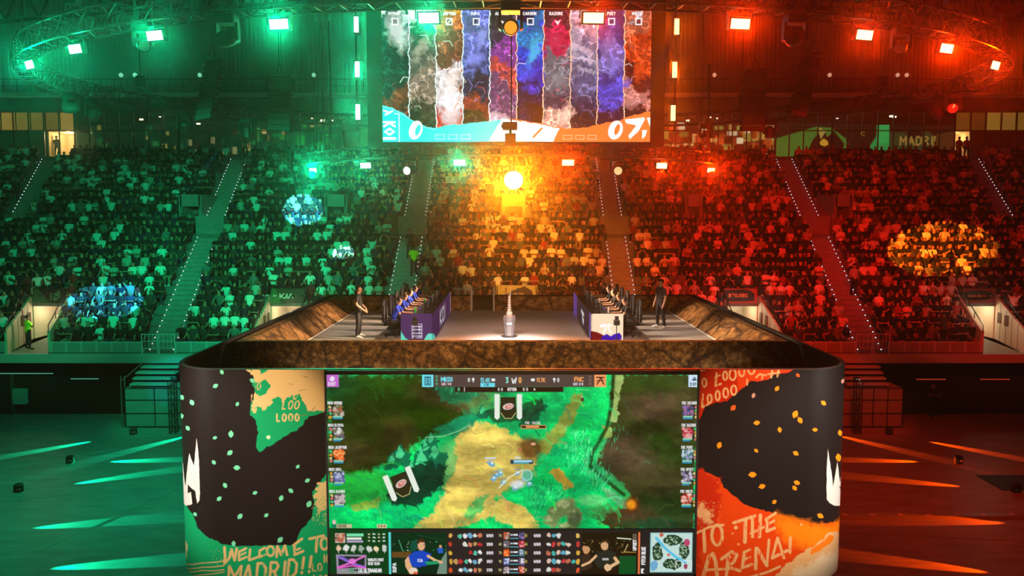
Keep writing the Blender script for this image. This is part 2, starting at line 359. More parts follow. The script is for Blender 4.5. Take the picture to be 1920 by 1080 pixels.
# roof beams over the hall
for i, y in enumerate((30, 42)):
    mb = MB()
    for s in (-1, 1):
        mb.tube((s*2, y, ZC+13.2), (s*46, y, ZC+10.5), .14, 6); mb.tube((s*2, y, ZC+15.2), (s*46, y, ZC+12.8), .14, 6)
        for k in range(22):
            a, b = s*(2+2*k), s*(3+2*k); za = lambda q: ZC+13.2-(abs(q)-2)*.0614
            mb.tube((a, y, za(a)), (b, y, za(b)+2.1), .06, 5); mb.tube((b, y, za(b)+2.1), (s*(4+2*k), y, za(s*(4+2*k))), .06, 5)
    mb.build('roof_beam', M_truss, kind='structure')

# aisles: x on the row line as a function of depth; (x at DS, slope, width)
AISLES = [(-26.9, -.36, 1.25), (-16.75, -.165, 1.3), (-5.75, -.03, 1.45), (5.75, .05, 1.3), (17.1, .14, 1.3), (27.2, .33, 1.25)]
def ax(k, y): a = AISLES[k]; return a[0]+a[1]*(y-DS)
NOTCH = []      # ground-tier passages: (x at front, x at back, half width, back depth)
for xf, xb in ((-22.95, -24.5), (-11.2, -11.85), (0.25, 0.25), (11.7, 12.1), (23.3, 24.7)):
    NOTCH.append((xf, xb, .96, DS+4.05))
UPV = [(-20.0, .62), (-10.95, .62), (.1, .62), (11.3, .45), (20.6, .5)]      # upper-tier doorways (x, half width)
def notch_x(n, y): return n[0]+(n[1]-n[0])*(y-DS)/(n[3]-DS)
UVY0 = row_y(13)-.2; UVY1 = row_y(16)
def blocked(x, y, i, pad=.22):
    for k, a in enumerate(AISLES):
        if k in (0, 5) and i < 13: continue
        if abs(x-ax(k, y)) < a[2]/2+pad: return True
    for n in NOTCH:
        if y < n[3]+.1 and abs(x-notch_x(n, y)) < n[2]+pad: return True
    if 13 <= i <= 16:
        for ux, hw in UPV:
            if abs(x-ux) < hw+pad+.05: return True
    for k, a in enumerate(AISLES[1:5]):
        if 12 <= i <= 13 and abs(x-ax(k+1, y)) < 1.05: return True
    return False

# terraces: stepped slab, split round the passages
mb = MB()
for i in range(NR+1):
    y0, y1, z = DS+.4+RUN*i if i else DS, DS+.4+RUN*(i+1), row_z(i)-.0
    if i == NR: y1 = WY
    cuts = []
    for n in NOTCH:
        if y0 < n[3]-.05: cuts.append((min(notch_x(n, y0), notch_x(n, y1))-n[2], max(notch_x(n, y0), notch_x(n, y1))+n[2]))
    if 13 <= i <= 15:
        for ux, hw in UPV: cuts.append((ux-hw, ux+hw))
    x = -46
    for a, b in sorted(cuts)+[(46, 46)]:
        mb.box(x, a, y0, y1, z-RISE-.10, z); x = b
o = mb.build('terrace_slab', M_conc, kind='structure'); o['label'] = 'stepped concrete terraces of the spectator stand'
mb = MB(); mb.box(-46, 46, DS-.15, DS+.45, ZS-.42, ZS); o = mb.build('trim_3', mat('stand front edge', (.55, .55, .55), .55), kind='structure')
mb = MB()
xs = [-46]
mb.box(-46, 46, 33.4, 33.6, 0, ZS-.42)
mb.build('wall_front', M_dark, kind='structure')
mb = MB(); mb.box(-46, 46, DS+.45, WY, ZS-.62, ZS-.42); mb.build('trim_4', M_dark, kind='structure')

# stair flights with their rows of step lights
M_led = glow('step light', (.85, .92, 1), 2.2)
led_me = MB().cbox((0, 0, 0), (.035, .035, .035)); 
led_proto = None
WORDS = ['far left', 'left', 'centre left', 'centre right', 'right', 'far right']
for k, a in enumerate(AISLES):
    for tier, (i0, i1) in enumerate(((0, 12), (14, NR))):
        if tier == 0 and k in (0, 5): continue
        root = empty('stair_flight', (0, 0, 0), kind='structure', label='%s concrete stair flight with rows of small white step lights' % (['lower', 'upper'][tier]+' '+WORDS[k]))
        mb = MB(); rows = []
        for i in range(i0*2, i1*2):
            y = DS+.4+RUN*i/2; z = row_z(i//2)+(RISE/2 if i % 2 else 0)-(0 if i % 2 else -.004)
            xc = ax(k, y)
            mb.box(xc-a[2]/2, xc+a[2]/2, y-.03, y+RUN/2-.012, z-.5, z+.012); rows.append((xc, y, z))
        mb.build('steps', M_step, root)
        for (xc, y, z) in rows:
            for s in (-1, 1):
                if tier == 1 and k in (0, 5) and s*(-1 if k == 0 else 1) < 0: continue
                if led_proto is None:
                    led_proto = led_me.build('step_light', M_led, root); led_proto.location = (xc+s*(a[2]/2-.08), y+.02, z+.06)
                else:
                    c = led_proto.copy(); COL.objects.link(c); c.parent = root; c.location = (xc+s*(a[2]/2-.08), y+.02, z+.06)
    if k in (1, 2, 3, 4):            # landing block between the tiers
        y = row_y(13)-.75; xc = ax(k, y); z = row_z(12)
        mb = MB(); mb.box(xc-.85, xc+.85, y, y+1.3, z-.3, z+1.05); mb.box(xc-.87, xc+.87, y-.03, y+.1, z+1.0, z+1.1)
        for q in (-.4, .05, .45): mb.box(xc+q-.01, xc+q+.01, y-.012, y, z, z+1)
        o = mb.build('landing_wall', M_step, kind='structure'); o['label'] = '%s landing wall where the stair splits between tiers' % WORDS[k]

# upper doorways
for j, (ux, hw) in enumerate(UPV):
    z0 = row_z(13)-.1; y0 = row_y(13)+.35; root = empty('doorway_block', (ux, y0, z0), kind='structure', label='upper tier doorway block, number %d from the left' % (j+1))
    mb = MB()
    for s in (-1, 1): mb.box(s*hw-.09, s*hw+.09, 0, 2.5, -.3, 2.05)
    mb.box(-hw, hw, 0, 2.6, 1.35, 2.1); mb.box(-hw, hw, 2.3, 2.5, -.3, 1.4)
    mb.build('surround', M_step, root)
    mb = MB(); mb.box(-hw-.25, -hw-.2, -.1, -.05, -.2, .9); mb.box(hw+.2, hw+.25, -.1, -.05, -.2, .9); mb.build('rail_post', mat('pale rail', (.6, .6, .6), .4), root)

# ground-tier passages
def passage(n, label, sign=None):
    xf, xb, hw, yb = n; z0, y0 = ZS, DS
    root = empty('passage', (0, 0, 0), kind='structure', label=label)
    mb = MB()
    for s in (-1, 1):
        ztop = lambda y: ZS+1.08+(y-DS)*.29
        P = [(xf+s*hw, y0), (xb+s*hw, yb), (xb+s*(hw+.12), yb), (xf+s*(hw+.12), y0)]
        mb.hexa([(x, y, z0) for x, y in P]+[(x, y, ztop(y)) for x, y in P])
        mb.box(xb+s*hw-.06, xb+s*hw+.06, yb, yb+2.4, z0, z0+1.72)
    mb.build('side_wall', M_white, root)
    mb = MB()
    for s in (-1, 1):
        for t in (.2, .4, .6, .8):
            x = xf+(xb-xf)*t+s*(hw-.004); y = y0+(yb-y0)*t; mb.box(x-.006, x+.006, y-.012, y+.012, z0, z0+1.05+(y-y0)*.27)
    mb.build('board_joint', mat('dark board joint', (.12, .10, .08), .9), root)  # thin dark strips at the joints between boards
    mb = MB(); mb.box(xb-hw, xb+hw, yb+2.3, yb+2.4, z0, z0+1.72); mb.build('end_wall', M_white, root)
    mb = MB(); mb.box(xb-hw-.1, xb+hw+.1, yb+.05, yb+2.4, z0+1.72, z0+1.76); mb.build('soffit', M_conc, root)
    mb = MB(); mb.add([(xf-hw, y0, z0+.005), (xf+hw, y0, z0+.005), (xb+hw, yb+2.3, z0+.005), (xb-hw, yb+2.3, z0+.005)], [(0, 1, 2, 3)]); mb.build('passage_floor', mat('passage floor paint', (.25, .28, .22), .6), root)
    side = -1 if xf < 0 else 1
    mb = MB()
    for q in range(2):
        t = .55+.25*q; x = xf+(xb-xf)*t+side*(hw-.03); y = y0+(yb-y0)*t
        mb.box(min(x, x-side*.04), max(x, x-side*.04), y-.14, y+.14, z0+.95, z0+1.5)
    mb.build('notice_board', mat('brown notice board', (.12, .06, .02), .6), root)
    # handrails on the raking walls
    mb = MB()
    for s in (-1, 1):
        zt = lambda y: ZS+1.35+(y-DS)*.36
        pts = [(xf+(xb-xf)*t+s*(hw+.06), y0+(yb-y0)*t) for t in (0, .33, .66, 1)]
        mb.path([(x, y, zt(y)) for x, y in pts], .025)
        for x, y in pts: mb.tube((x, y, zt(y)-.35), (x, y, zt(y)), .02, 6)
    mb.build('handrail', mat('dark rail', (.06, .06, .06), .4, metal=.6), root)
    fx = MB().lathe([(.1, 0), (.12, .03), (.08, .08)], (xb, yb+.9, z0+1.63), 14).build('passage_light', glow('passage lamp', (1, .85, .6), 8), root)
    lamp('passage_lamp', 'POINT', (xb, yb+.6, z0+1.5), None, 55 if xf else 12, (1, .80, .52), .1)
    lamp('passage_lamp', 'POINT', (xf, y0+1.0, z0+1.9), None, 26 if xf else 6, (1, .80, .52), .1)
    return root
PL = ['far left ground level passage with a steward standing in it', 'left ground level passage behind the stage corner', 'middle ground level passage behind the stage',
      'right ground level passage behind the stage corner', 'far right ground level passage, empty, with white boarded walls']
for n, l in zip(NOTCH, PL): passage(n, l)

# barriers along the front of the stand, one run between openings
M_rail = mat('pale rail', (.6, .6, .6), .4); M_panel = mat('barrier sheet', (.38, .38, .38), .35, vary=.1, scale=.8)
def gate_x(k): return ax(k, DS)
stops = sorted([(n[0]-n[2]-.12, n[0]+n[2]+.12) for n in NOTCH]+[(gate_x(k)-.8, gate_x(k)+.8) for k in (1, 2, 3, 4)])
runs = []; x = -30
for a, b in stops: runs.append((x, a)); x = b
runs.append((x, 30))
RUNL = ['far left of the left passage', 'between the far left passage and the left stair', 'between the left stair and the sign passage', 'left of the centre left stair', 'left of the middle passage',
        'right of the middle passage', 'right of the centre right stair', 'between the right passage and the right stair', 'between the right stair and the far right passage', 'beyond the far right passage']
for (a, b), l in zip(runs, RUNL):
    r = empty('crowd_barrier', ((a+b)/2, DS+.05, ZS), label='low metal crowd barrier on stand edge, %s' % l, cat='barrier', group='barriers along the stand front')
    L = (b-a)/2; n = max(2, round(2*L/.75))
    mb = MB(); mb.box(-L, L, -.03, .03, .50, .56); mb.build('top_rail', M_rail, r)
    mb = MB(); mb.box(-L, L, -.012, .012, .06, .50); mb.build('panel', M_panel, r)
    po_ = MB().box(-.035, .035, -.045, .02, 0, .58).build('post', M_rail, r); po_.location = (-L, 0, 0)
    for i in range(1, n+1): c_ = po_.copy(); COL.objects.link(c_); c_.parent = r; c_.location = (-L+2*L*i/n, 0, 0)
for k, l in ((1, 'left'), (2, 'centre left'), (3, 'centre right'), (4, 'right')):
    r = empty('stair_gate', (gate_x(k), DS-.02, ZS), label='small tubular gate at the foot of the %s stair' % l, cat='gate', group='gates at the foot of the stairs')
    for q in (-.78, -.04, .04, .78): MB().tube((q, 0, 0), (q, 0, .95), .025).build('post', M_rail, r)
    for s in (-1, 1):
        mb = MB()
        for z in (.25, .6, .93): mb.tube((s*.05, 0, z), (s*.77, 0, z), .02)
        for q in (.25, .45, .62): mb.tube((s*q, 0, .25), (s*q, 0, .93), .012, 5)
        mb.build('gate_leaf', M_rail, r)

# concourse behind the glass
ZCf = zw0-.1
mb = MB(); mb.box(-46, 46, WY, 61, ZCf-.2, ZCf); mb.build('concourse_floor', M_conc, kind='structure')
mb = MB(); mb.box(-46, 46, WY+.6, 61, zw1+.6, zw1+.8); mb.build('concourse_ceiling', mat('concourse ceiling', (.10, .10, .10), .8), kind='structure')
mb = MB(); mb.box(-46, 46, 60, 60.2, ZCf, zw1+.6); mb.build('concourse_wall', mat('concourse wall', (.16, .13, .08), .8), kind='structure')
M_glass = mat('window glass', (.8, .9, .85), .03, alpha=.12)
M_mull = mat('grey mullion', (.22, .22, .22), .4, metal=.5)
zmid = at(960, 245, WY).z
win_px = list(range(-40, 1980, 28))
nwin = 0
for g, (p0, p1) in enumerate(((-60, 140), (140, 335), (335, 480), (480, 700), (700, 960), (960, 1240), (1240, 1400), (1400, 1560), (1560, 1790), (1790, 1990))):
    x0, x1 = at(p0, 250, WY).x, at(p1, 250, WY).x; n = max(3, round((x1-x0)/1.15))
    root = empty('window_%d' % (g+1), (0, 0, 0), kind='structure')
    mb = MB()
    for i in range(n+1): x = x0+(x1-x0)*i/n; mb.box(x-.035, x+.035, WY-.05, WY+.05, zw0-.1, zw1)
    for z in (zw0-.05, zmid, zw1-.04): mb.box(x0, x1, WY-.045, WY+.045, z-.035, z+.035)
    mb.build('window_frame', M_mull, root)
    MB().box(x0, x1, WY-.008, WY+.008, zw0-.1, zw1).build('glass', M_glass, root)
# lit rooms
def room(p0, p1, name, wallc, power, color, top=False, ydeep=2.2, label=None):
    x0, x1 = at(p0, 260, WY+.2).x, at(p1, 260, WY+.2).x; z0, z1 = ZCf, zmid-.05
    root = empty(name, ((x0+x1)/2, WY+.2, z0), kind='structure', label=label); hx = (x1-x0)/2; h = z1-z0
    mb = MB(); mb.box(-hx, hx, ydeep, ydeep+.1, 0, h); mb.box(-hx-.08, -hx, 0, ydeep, 0, h); mb.box(hx, hx+.08, 0, ydeep, 0, h); mb.box(-hx, hx, 0, ydeep, h, h+.06)
    mb.build('room_wall', mat(name+' wall', wallc, .8), root)
    lamp('room_lamp', 'POINT', ((x0+x1)/2, WY+1.1, z1-.35), None, power, color, .15)
    return root
room(92, 142, 'lit_room', (.8, .62, .35), 130, (1, .72, .36), label='brightly lit room behind the glass at the far left')
room(1790, 1818, 'lit_room', (.75, .6, .32), 34, (1, .70, .32), label='lit room behind the glass at the far right')
def frosted(p0, p1, n, cols, label):
    x0, x1 = at(p0, 228, WY+.15).x, at(p1, 228, WY+.15).x; r = empty('frosted_lights', (0, 0, 0), kind='structure', label=label)
    for i in range(n):
        a, b = x0+(x1-x0)*i/n+.06, x0+(x1-x0)*(i+1)/n-.06
        MB().box(a, b, WY+.08, WY+.12, zmid+.06, zw1-.08).build('frosted_pane', glow('frosted pane %s' % str(cols[i]), lin(cols[i]), 1.0), r)
frosted(-25, 141, 6, [(120, 90, 30), (136, 104, 42), (110, 92, 36), (100, 88, 34), (96, 72, 24), (140, 112, 46)], 'row of amber lit frosted panes, far left')
frosted(1791, 1935, 5, [(96, 60, 14), (80, 44, 10), (128, 96, 34), (120, 88, 34), (110, 80, 28)], 'row of amber lit frosted panes, far right')

# ------------------------------------------------------------------ pictures
def game_picture():
    k = 1.25; c = Canvas(694*k, 373*k, 613, 702, k, (6, 150, 80))
    n1 = fbm(c.H, c.W, 60, 11, 5); n2 = fbm(c.H, c.W, 26, 12, 4); n3 = fbm(c.H, c.W, 5, 13, 3, .8)
    g = np.array(lin((0, 232, 104)))[None, None]*(n1[..., None]) + np.array(lin((0, 146, 92)))[None, None]*(1-n1[..., None]); c.a = g*(.75+.6*n3[..., None])
    sand, sand2 = (226, 200, 96), (232, 206, 116)
    def P(pts, col, **q): c.poly([(x, y) for x, y in pts], col, **q)
    P([(852,819),(870,795),(900,789),(925,794),(962,812),(1000,832),(1008,860),(985,900),(946,915),(925,935),(965,955),(1012,988),(965,988),(925,965),(890,975),(850,988),(790,990),(770,988),(812,960),(837,908),(857,860)], sand, soft=7, rough=10)
    P([(868,965),(892,930),(915,925),(905,950),(880,975)], (40, 190, 96), al=.85, soft=4, rough=8, seed=77)
    P([(1000,838),(1040,800),(1062,760),(1078,735),(1092,740),(1080,780),(1050,820),(1025,850)], (150, 170, 70), soft=6, rough=8, seed=5)
    P([(1030,880),(1050,875),(1078,910),(1060,915)], (200, 165, 60), soft=2, rough=5)
    P([(930,930),(980,945),(1010,975),(985,985),(940,962)], sand, soft=3, rough=8, seed=9)
    P([(615,880),(690,872),(745,895),(750,925),(700,950),(640,945),(613,930)], (30, 176, 62), soft=10, rough=8, seed=3)
    P([(655,945),(712,930),(705,950),(660,955)], (140, 165, 60), al=.8, soft=3, rough=5)
    c.ell(900, 870, 60, 40, (214, 186, 92), .5, soft=1.2)
    # hills in shade
    P([(613,702),(905,702),(850,745),(882,770),(870,800),(812,810),(768,838),(740,865),(690,880),(613,885)], (40, 62, 10), soft=14, rough=14, seed=2)
    for i, q in enumerate(((650,730,50,24,(20,90,40)),(720,735,70,30,(38,78,14)),(800,770,60,38,(28,56,4)),(700,800,60,50,(52,62,16)),(660,850,50,26,(70,58,28)),(745,815,30,34,(60,52,20)),(830,735,60,20,(70,60,30)),(880,745,46,24,(96,64,44)))):
        c.ell(*q[:4], q[4], .75, soft=.9, rough=16, seed=20+i)
    P([(812,718),(880,712),(905,740),(862,756),(830,752)], (16, 128, 80), al=.85, soft=8, rough=8)
    P([(815,805),(860,778),(905,775),(885,800),(850,818)], (6, 140, 92), al=.9, soft=7, rough=8)
    P([(1148,702),(1307,702),(1307,990),(1150,990),(1120,975),(1190,935),(1165,900),(1120,870),(1140,810),(1145,760)], (56, 60, 24), soft=6, rough=12, seed=4)
    for i, q in enumerate(((1240,760,56,42,(92,70,50)),(1190,850,60,40,(98,76,58)),(1260,830,60,40,(30,66,8)),(1230,720,70,20,(44,70,18)),(1220,900,70,30,(64,60,32)),(1250,950,60,26,(22,56,22)),(1170,960,60,16,(84,60,36)),(1230,980,60,12,(20,70,40)),(1210,800,46,14,(36,48,14)),(1285,780,30,60,(70,66,34)))):
        c.ell(*q[:4], q[4], .75, soft=.8, rough=16, seed=40+i)
    P([(1150,702),(1168,702),(1160,760),(1158,790),(1143,790),(1150,750)], (150, 176, 100), al=.9, soft=2, rough=6)
    P([(1128,795),(1146,800),(1150,815),(1136,822)], (150, 180, 90), soft=2, rough=4)
    c.line([(1150,702),(1146,760),(1138,800),(1110,850),(1108,872),(1140,900),(1172,925)], 7, (26, 44, 8), .9, soft=4)
    P([(1128,908),(1150,918),(1185,942),(1178,952),(1140,930)], (90, 176, 112), soft=2, rough=3)
    # grass, bushes, rocks
    q = np.random.default_rng(4)
    def grass(pts, n, cols):
        for _ in range(n):
            x, y = q.choice(len(pts)), 0; a, b = pts[x]; a += q.normal(0, 11); b += q.normal(0, 11); l = q.uniform(4, 12)
            c.line([(a, b), (a+q.uniform(-1, 6), b-l)], .9, cols[q.integers(len(cols))], q.uniform(.4, .95))
    grass([(1085,820),(1080,840),(1100,830),(1100,850),(1110,870),(1120,890),(1130,900),(1070,860),(1095,878)], 420, [(70,230,140),(20,170,100),(10,90,60),(120,235,170)])
    grass([(1000,930),(1020,915),(1030,930),(1050,925),(1010,945),(1040,945),(1060,930)], 360, [(30,190,110),(10,120,70),(70,215,130),(8,80,50)])
    grass([(810,715),(830,725),(850,720),(870,728)], 130, [(60,220,150),(10,120,90),(5,80,60)])
    grass([(620,960),(700,960),(760,975),(860,980),(930,985),(700,930),(1150,820),(1100,745),(1120,760)], 150, [(40,210,120),(0,160,90)])
    for x, y, s_ in ((750,850,20),(735,862,16),(800,835,20),(815,850,24),(808,822,14),(790,860,26),(770,880,22),(905,770,12),(1000,770,14),(990,782,18),(1015,760,12)):
        c.poly([(x-s_,y+s_),(x-s_*.5,y),(x-s_*.6,y-s_*.3),(x,y-s_),(x+s_*.4,y-s_*.3),(x+s_,y),(x+s_*.7,y+s_)], (6, 104, 66), soft=1.5, rough=7, seed=int(x))
        c.poly([(x-s_*.5,y+s_*.3),(x-s_*.1,y-s_*.9),(x+s_*.4,y-s_*.1),(x,y+s_*.3)], (70, 196, 130), al=.85, soft=1.5, rough=5, seed=int(x)+1)
    P([(740,890),(800,860),(838,870),(830,905),(780,945),(735,945),(722,925)], (8, 58, 36), soft=4, rough=7)
    P([(910,768),(1018,745),(1020,765),(990,788),(925,790)], (20, 60, 34), al=.85, soft=4, rough=5)
    for x, y, sx, sy in ((1045,958,16,12),(1062,946,20,16),(1078,965,16,16),(1035,975,14,12),(1065,985,18,8)):
        c.ell(x, y, sx, sy, (120, 142, 84), soft=.25, rough=7, seed=int(x)); c.ell(x-4, y-4, sx*.5, sy*.5, (176, 190, 128), .9, soft=.5, rough=5, seed=int(y))
    c.ell(1078, 970, 14, 16, (60, 84, 50), .8, soft=.4, rough=6)
    c.ell(1112, 935, 26, 10, (110, 214, 130), .7, soft=.6); c.ell(1185, 942, 14, 14, (120, 50, 10), .8, soft=.7); c.ell(1186, 943, 8, 8, (240, 150, 30), 1, soft=.8)
    n4 = fbm(c.H, c.W, 18, 61, 5, .7); n5 = fbm(c.H, c.W, 44, 62, 4, .6, 2.2, .8)
    c.a *= (.62+.76*n4)[..., None]; c.a *= (1+.35*np.clip((n5-.52)*6, -1, 1))[..., None]
    for _ in range(260):
        x, y = q.uniform(615, 1300), q.uniform(704, 985); l = q.uniform(4, 22); a = q.uniform(-.7, .9); i_, j_ = int((y-702)*k), int((x-613)*k); b_ = c.a[min(i_, c.H-1), min(j_, c.W-1)]
        g_ = tuple(int(255*min(1, (v*q.uniform(.4, 2.1))**(1/2.2))) for v in b_); c.line([(x, y), (x+l*math.cos(a), y+l*math.sin(a)), (x+l*1.7*math.cos(a+.3), y+l*1.7*math.sin(a+.3))], q.uniform(1, 4), g_, .5, soft=2)
    # cracks
    for pts in (((878,800),(890,812),(905,808)),((857,845),(880,850),(900,842),(930,838)),((905,862),(935,875),(925,890)),((1010,870),(1040,830),(1065,805)),((850,895),(880,900),(900,896)),((925,940),(880,965),(850,985))): c.line(list(pts), .9, (110, 96, 36), .7)
    c.line([(798,818),(830,816),(860,806),(880,795)], 1.5, (150, 220, 160), .8)
    # advertising shields in the field
    def shield(x, y, s_, t):
        R = lambda a, b: (x+s_*(a*math.cos(t)-b*math.sin(t)), y+s_*(a*math.sin(t)+b*math.cos(t)))
        P([R(-.62,-.8),R(.62,-.8),R(.62,.45),R(.3,.95),R(-.3,.95),R(-.62,.45)], (50, 44, 22), soft=1)
        for sg in (-1, 1): P([R(sg*.70,-1.05),R(sg*1.12,-1.05),R(sg*1.12,.85),R(sg*.91,1.02),R(sg*.70,.85)], (232, 240, 226), soft=1)
        c.line([R(-.6,.45),R(-.28,.9),R(.28,.9),R(.6,.45)], 1.3, (190, 190, 120))
        c.ell(*R(0,-.05), s_*.44, s_*.24, (236, 226, 218), soft=.2, ang=math.degrees(t)-12); c.ell(*R(0,-.05), s_*.38, s_*.18, (196, 56, 40), soft=.2, ang=math.degrees(t)-12)
        for i, ch in enumerate('KITKAT'):
            for st in FONT[ch]: c.line([R(-.33+.112*i+a*.075, -.05-.11+b*.2-(i-2.5)*.02) for a, b in st], .8, (244, 230, 220))
    shield(751, 905, 25, -.38); shield(953, 762, 23, 0.0)
    # figures of the match: plain coloured specks
    c.ell(995, 838, 26, 20, (92, 44, 16), .9, soft=.7, rough=6); c.ell(1000, 830, 5, 3, (220, 160, 120)); c.ell(975, 840, 4, 3, (196, 110, 80))
    for x, y in ((921,868),(931,888),(925,895),(944,902),(938,885),(970,885),(975,905),(985,895),(992,905),(966,912)):
        c.ell(x, y, 5.5, 4.5, (110, 170, 196), soft=.5, rough=3, seed=int(x)); c.ell(x+1, y-2, 2.5, 2, (214, 236, 246), soft=.5); c.line([(x-5, y-8), (x+6, y-8)], 1.2, (80, 150, 200))
    c.line([(935,912),(955,892),(980,878)], 2.2, (240, 240, 210), .8); c.ell(988, 888, 11, 11, (190, 240, 230), .6, soft=.3); c.ell(988, 888, 8.5, 8.5, (50, 170, 130), .8, soft=.3); c.ell(970, 905, 12, 7, (240, 240, 235), .7, soft=.9)
    c.ell(1092, 748, 3, 4, (80, 40, 30)); c.ell(1091, 743, 2, 2, (220, 170, 150)); c.line([(1080,730),(1104,730)], 1.3, (110, 240, 150))
    # health bars
    c.rect(977, 795, 1024, 802, (60, 34, 20)); c.frame(977, 795, 1024, 802, 1, (224, 170, 100)); c.rect(986, 796.5, 1011, 800, (240, 150, 90)); c.text('FNC', 985, 789, 4, .8, (230, 220, 220), gap=.3); c.text('OSCAR', 998, 789, 4, .8, (230, 220, 220), gap=.3)
    c.rect(957, 859, 1000, 867, (40, 60, 80)); c.rect(963, 860, 998, 863.5, (170, 220, 240)); c.rect(963, 864, 992, 866, (90, 190, 210)); c.text('MKOI', 966, 853.5, 4, .8, (220, 230, 240))
    c.rect(909, 855, 930, 857.5, (190, 225, 240)); c.rect(912, 861, 920, 867, (70, 160, 200), .6)
    # side columns of small portraits
    names_l = ['MKOI MYRWN', 'MKOI ELYOYA', 'MKOI JOJOPYUN', 'MKOI SUPA', 'MKOI ALVARO']; names_r = ['FNC OSCARININ', 'FNC RAZORK', 'FNC POBY', 'FNC UPSET', 'FNC MIKYX']
    pal = [[(200,190,180),(190,90,60),(90,110,60)],[(220,220,220),(110,100,120),(120,110,60)],[(250,170,100),(220,80,20),(250,120,60)],[(200,210,230),(90,100,160),(180,190,210)],[(210,190,200),(90,70,90),(190,180,170)],
           [(130,110,190),(50,60,90),(170,110,130)],[(220,90,110),(170,40,50),(240,170,170)],[(200,220,220),(60,110,110),(150,150,190)],[(220,220,230),(120,100,140),(90,80,110)],[(220,90,60),(150,40,40),(250,200,180)]]
    for i in range(10):
        L = i < 5; j = i % 5; y = 752+41*j; x0 = 615 if L else 1281
        c.text((names_l+names_r)[i][:13], x0-(2 if not L else 0), y, 4.6, 1.0, (235, 235, 235), aspect=.5, gap=.22)
        px0 = x0+9 if L else x0; c.rect(x0, y+7, x0+29, y+29, (30, 40, 30))
        for _ in range(60): c.ell(px0+q.uniform(1, 18), y+7+q.uniform(1, 18), q.uniform(1.2, 4), q.uniform(1.2, 4), pal[i][q.integers(3)], .8, soft=.6)
        c.rect(px0, y+26, px0+18, y+29, (150, 210, 170)); c.rect(px0, y+29, px0+(14 if j % 2 else 18), y+32, (50, 150, 190))
        xs = x0 if L else x0+20
        for t in range(4): c.ell(xs+4, y+10+6*t, 3, 2.6, [(206,190,120),(200,120,120),(70,190,120),(200,150,60)][(t+i) % 4], soft=.4, rough=2, seed=t+i)
    # corner tags
    c.rect(613.5, 702, 636, 725, (196, 104, 204)); c.ell(624, 710, 4.5, 4.5, (240, 226, 244), soft=.4, rough=2); c.text('0:07', 616.5, 716.5, 6, 1.3, (244, 232, 244), gap=.25)
    c.rect(1290, 703, 1313, 725, (206, 232, 250)); c.line([(1297,713),(1301,707),(1305,713)], 1.6, (40, 60, 80)); c.ell(1301, 712, 3, 2, (40, 60, 80)); c.text('2:41', 1293, 717, 5.5, 1.3, (40, 50, 60), gap=.25)
    # score bar
    c.rect(812, 702, 1115, 725, (84, 68, 62)); c.rect(853, 725, 1056, 734.5, (44, 26, 16)); c.rect(792, 702, 813, 725, (110, 222, 236)); c.rect(1114, 702, 1136, 725, (248, 160, 100))
    c.frame(796.5, 706, 808.5, 722, 1.4, (30, 60, 80))
    for t in range(4): c.line([(799, 708.5+t*3.5), (806, 708.5+t*3.5)], 1.4, (30, 60, 80)); 
    c.line([(802.5,708),(802.5,721)], 1.2, (30,60,80))
    c.line([(1118,707.5),(1126,707.5),(1123,714),(1119,720)], 2.2, (50, 20, 10)); c.line([(1132,707.5),(1127,708),(1128,714),(1132,720)], 2.2, (50, 20, 10)); c.line([(1118,714),(1132,713)], 1.4, (50,20,10))
    for t in range(3): c.rect(817, 704+t*6.5, 821.5, 708.5+t*6.5, (70, 150, 110)); c.rect(1104, 704+t*6.5, 1108.5, 708.5+t*6.5, (130, 96, 84))
    c.text('MKOI', 828, 707.5, 7, 1.9, (120, 226, 240), aspect=.8, gap=.22); c.text('LEC 1-0', 829, 717.5, 4, 1, (236, 214, 220)); c.text('0', 878, 709, 6.5, 1.4, (220, 220, 220)); c.ell(887.5, 711, 2.6, 3, (230, 230, 230)); c.line([(887.5,712),(887.5,716)], 1.6, (230,230,230))
    c.text('13.4K', 901, 709, 6.5, 1.3, (120, 226, 240), aspect=.75, gap=.2); c.ell(925, 712, 4, 3, (236, 236, 236)); c.rect(901, 717.5, 928, 725, (110, 220, 236)); c.text('+1.7K', 906, 719, 4, 1, (40, 80, 90))
    c.text('3', 949, 708, 9, 2, (150, 236, 220)); c.line([(960,710),(962,718),(966,711)], 2.4, (230,230,230)); c.line([(968,708),(966,718)], 2, (230,230,230)); c.text('0', 973, 708, 9, 2, (246, 176, 96)); c.ell(999, 712, 4, 3, (236, 236, 236))
    c.text('11.7K', 1006, 709, 6.5, 1.3, (248, 170, 100), aspect=.75, gap=.2); c.ell(1039, 711, 2.6, 3, (230, 230, 230)); c.line([(1039,712),(1039,716)], 1.6, (230,230,230)); c.text('0', 1045, 709, 6.5, 1.4, (220, 220, 220)); c.text('FNC', 1077, 707.5, 7, 1.8, (248, 160, 90), aspect=.85, gap=.22); c.text('LEC 2-0', 1075, 717.5, 4, 1, (230, 226, 240))
    c.text('0 0', 934, 727, 4.8, 1.1, (220, 220, 220)); c.text('07:58', 952, 727, 4.8, 1.3, (245, 240, 240), aspect=.75); c.text('0 0', 981, 727, 4.8, 1.1, (220, 220, 220)); c.text('M', 859, 727, 5, 1.2, (90, 190, 140)); c.line([(871,726),(871,733)], 1.2, (230,220,220)); c.ell(1002,729.5,2,2,(220,220,220))
    # lower panel
    c.rect(613, 989, 1307, 1075, (40, 34, 30)); c.rect(613, 989, 727, 1075, (10, 62, 22)); c.line([(613,988.5),(1307,988.5)], 2, (12, 20, 14))
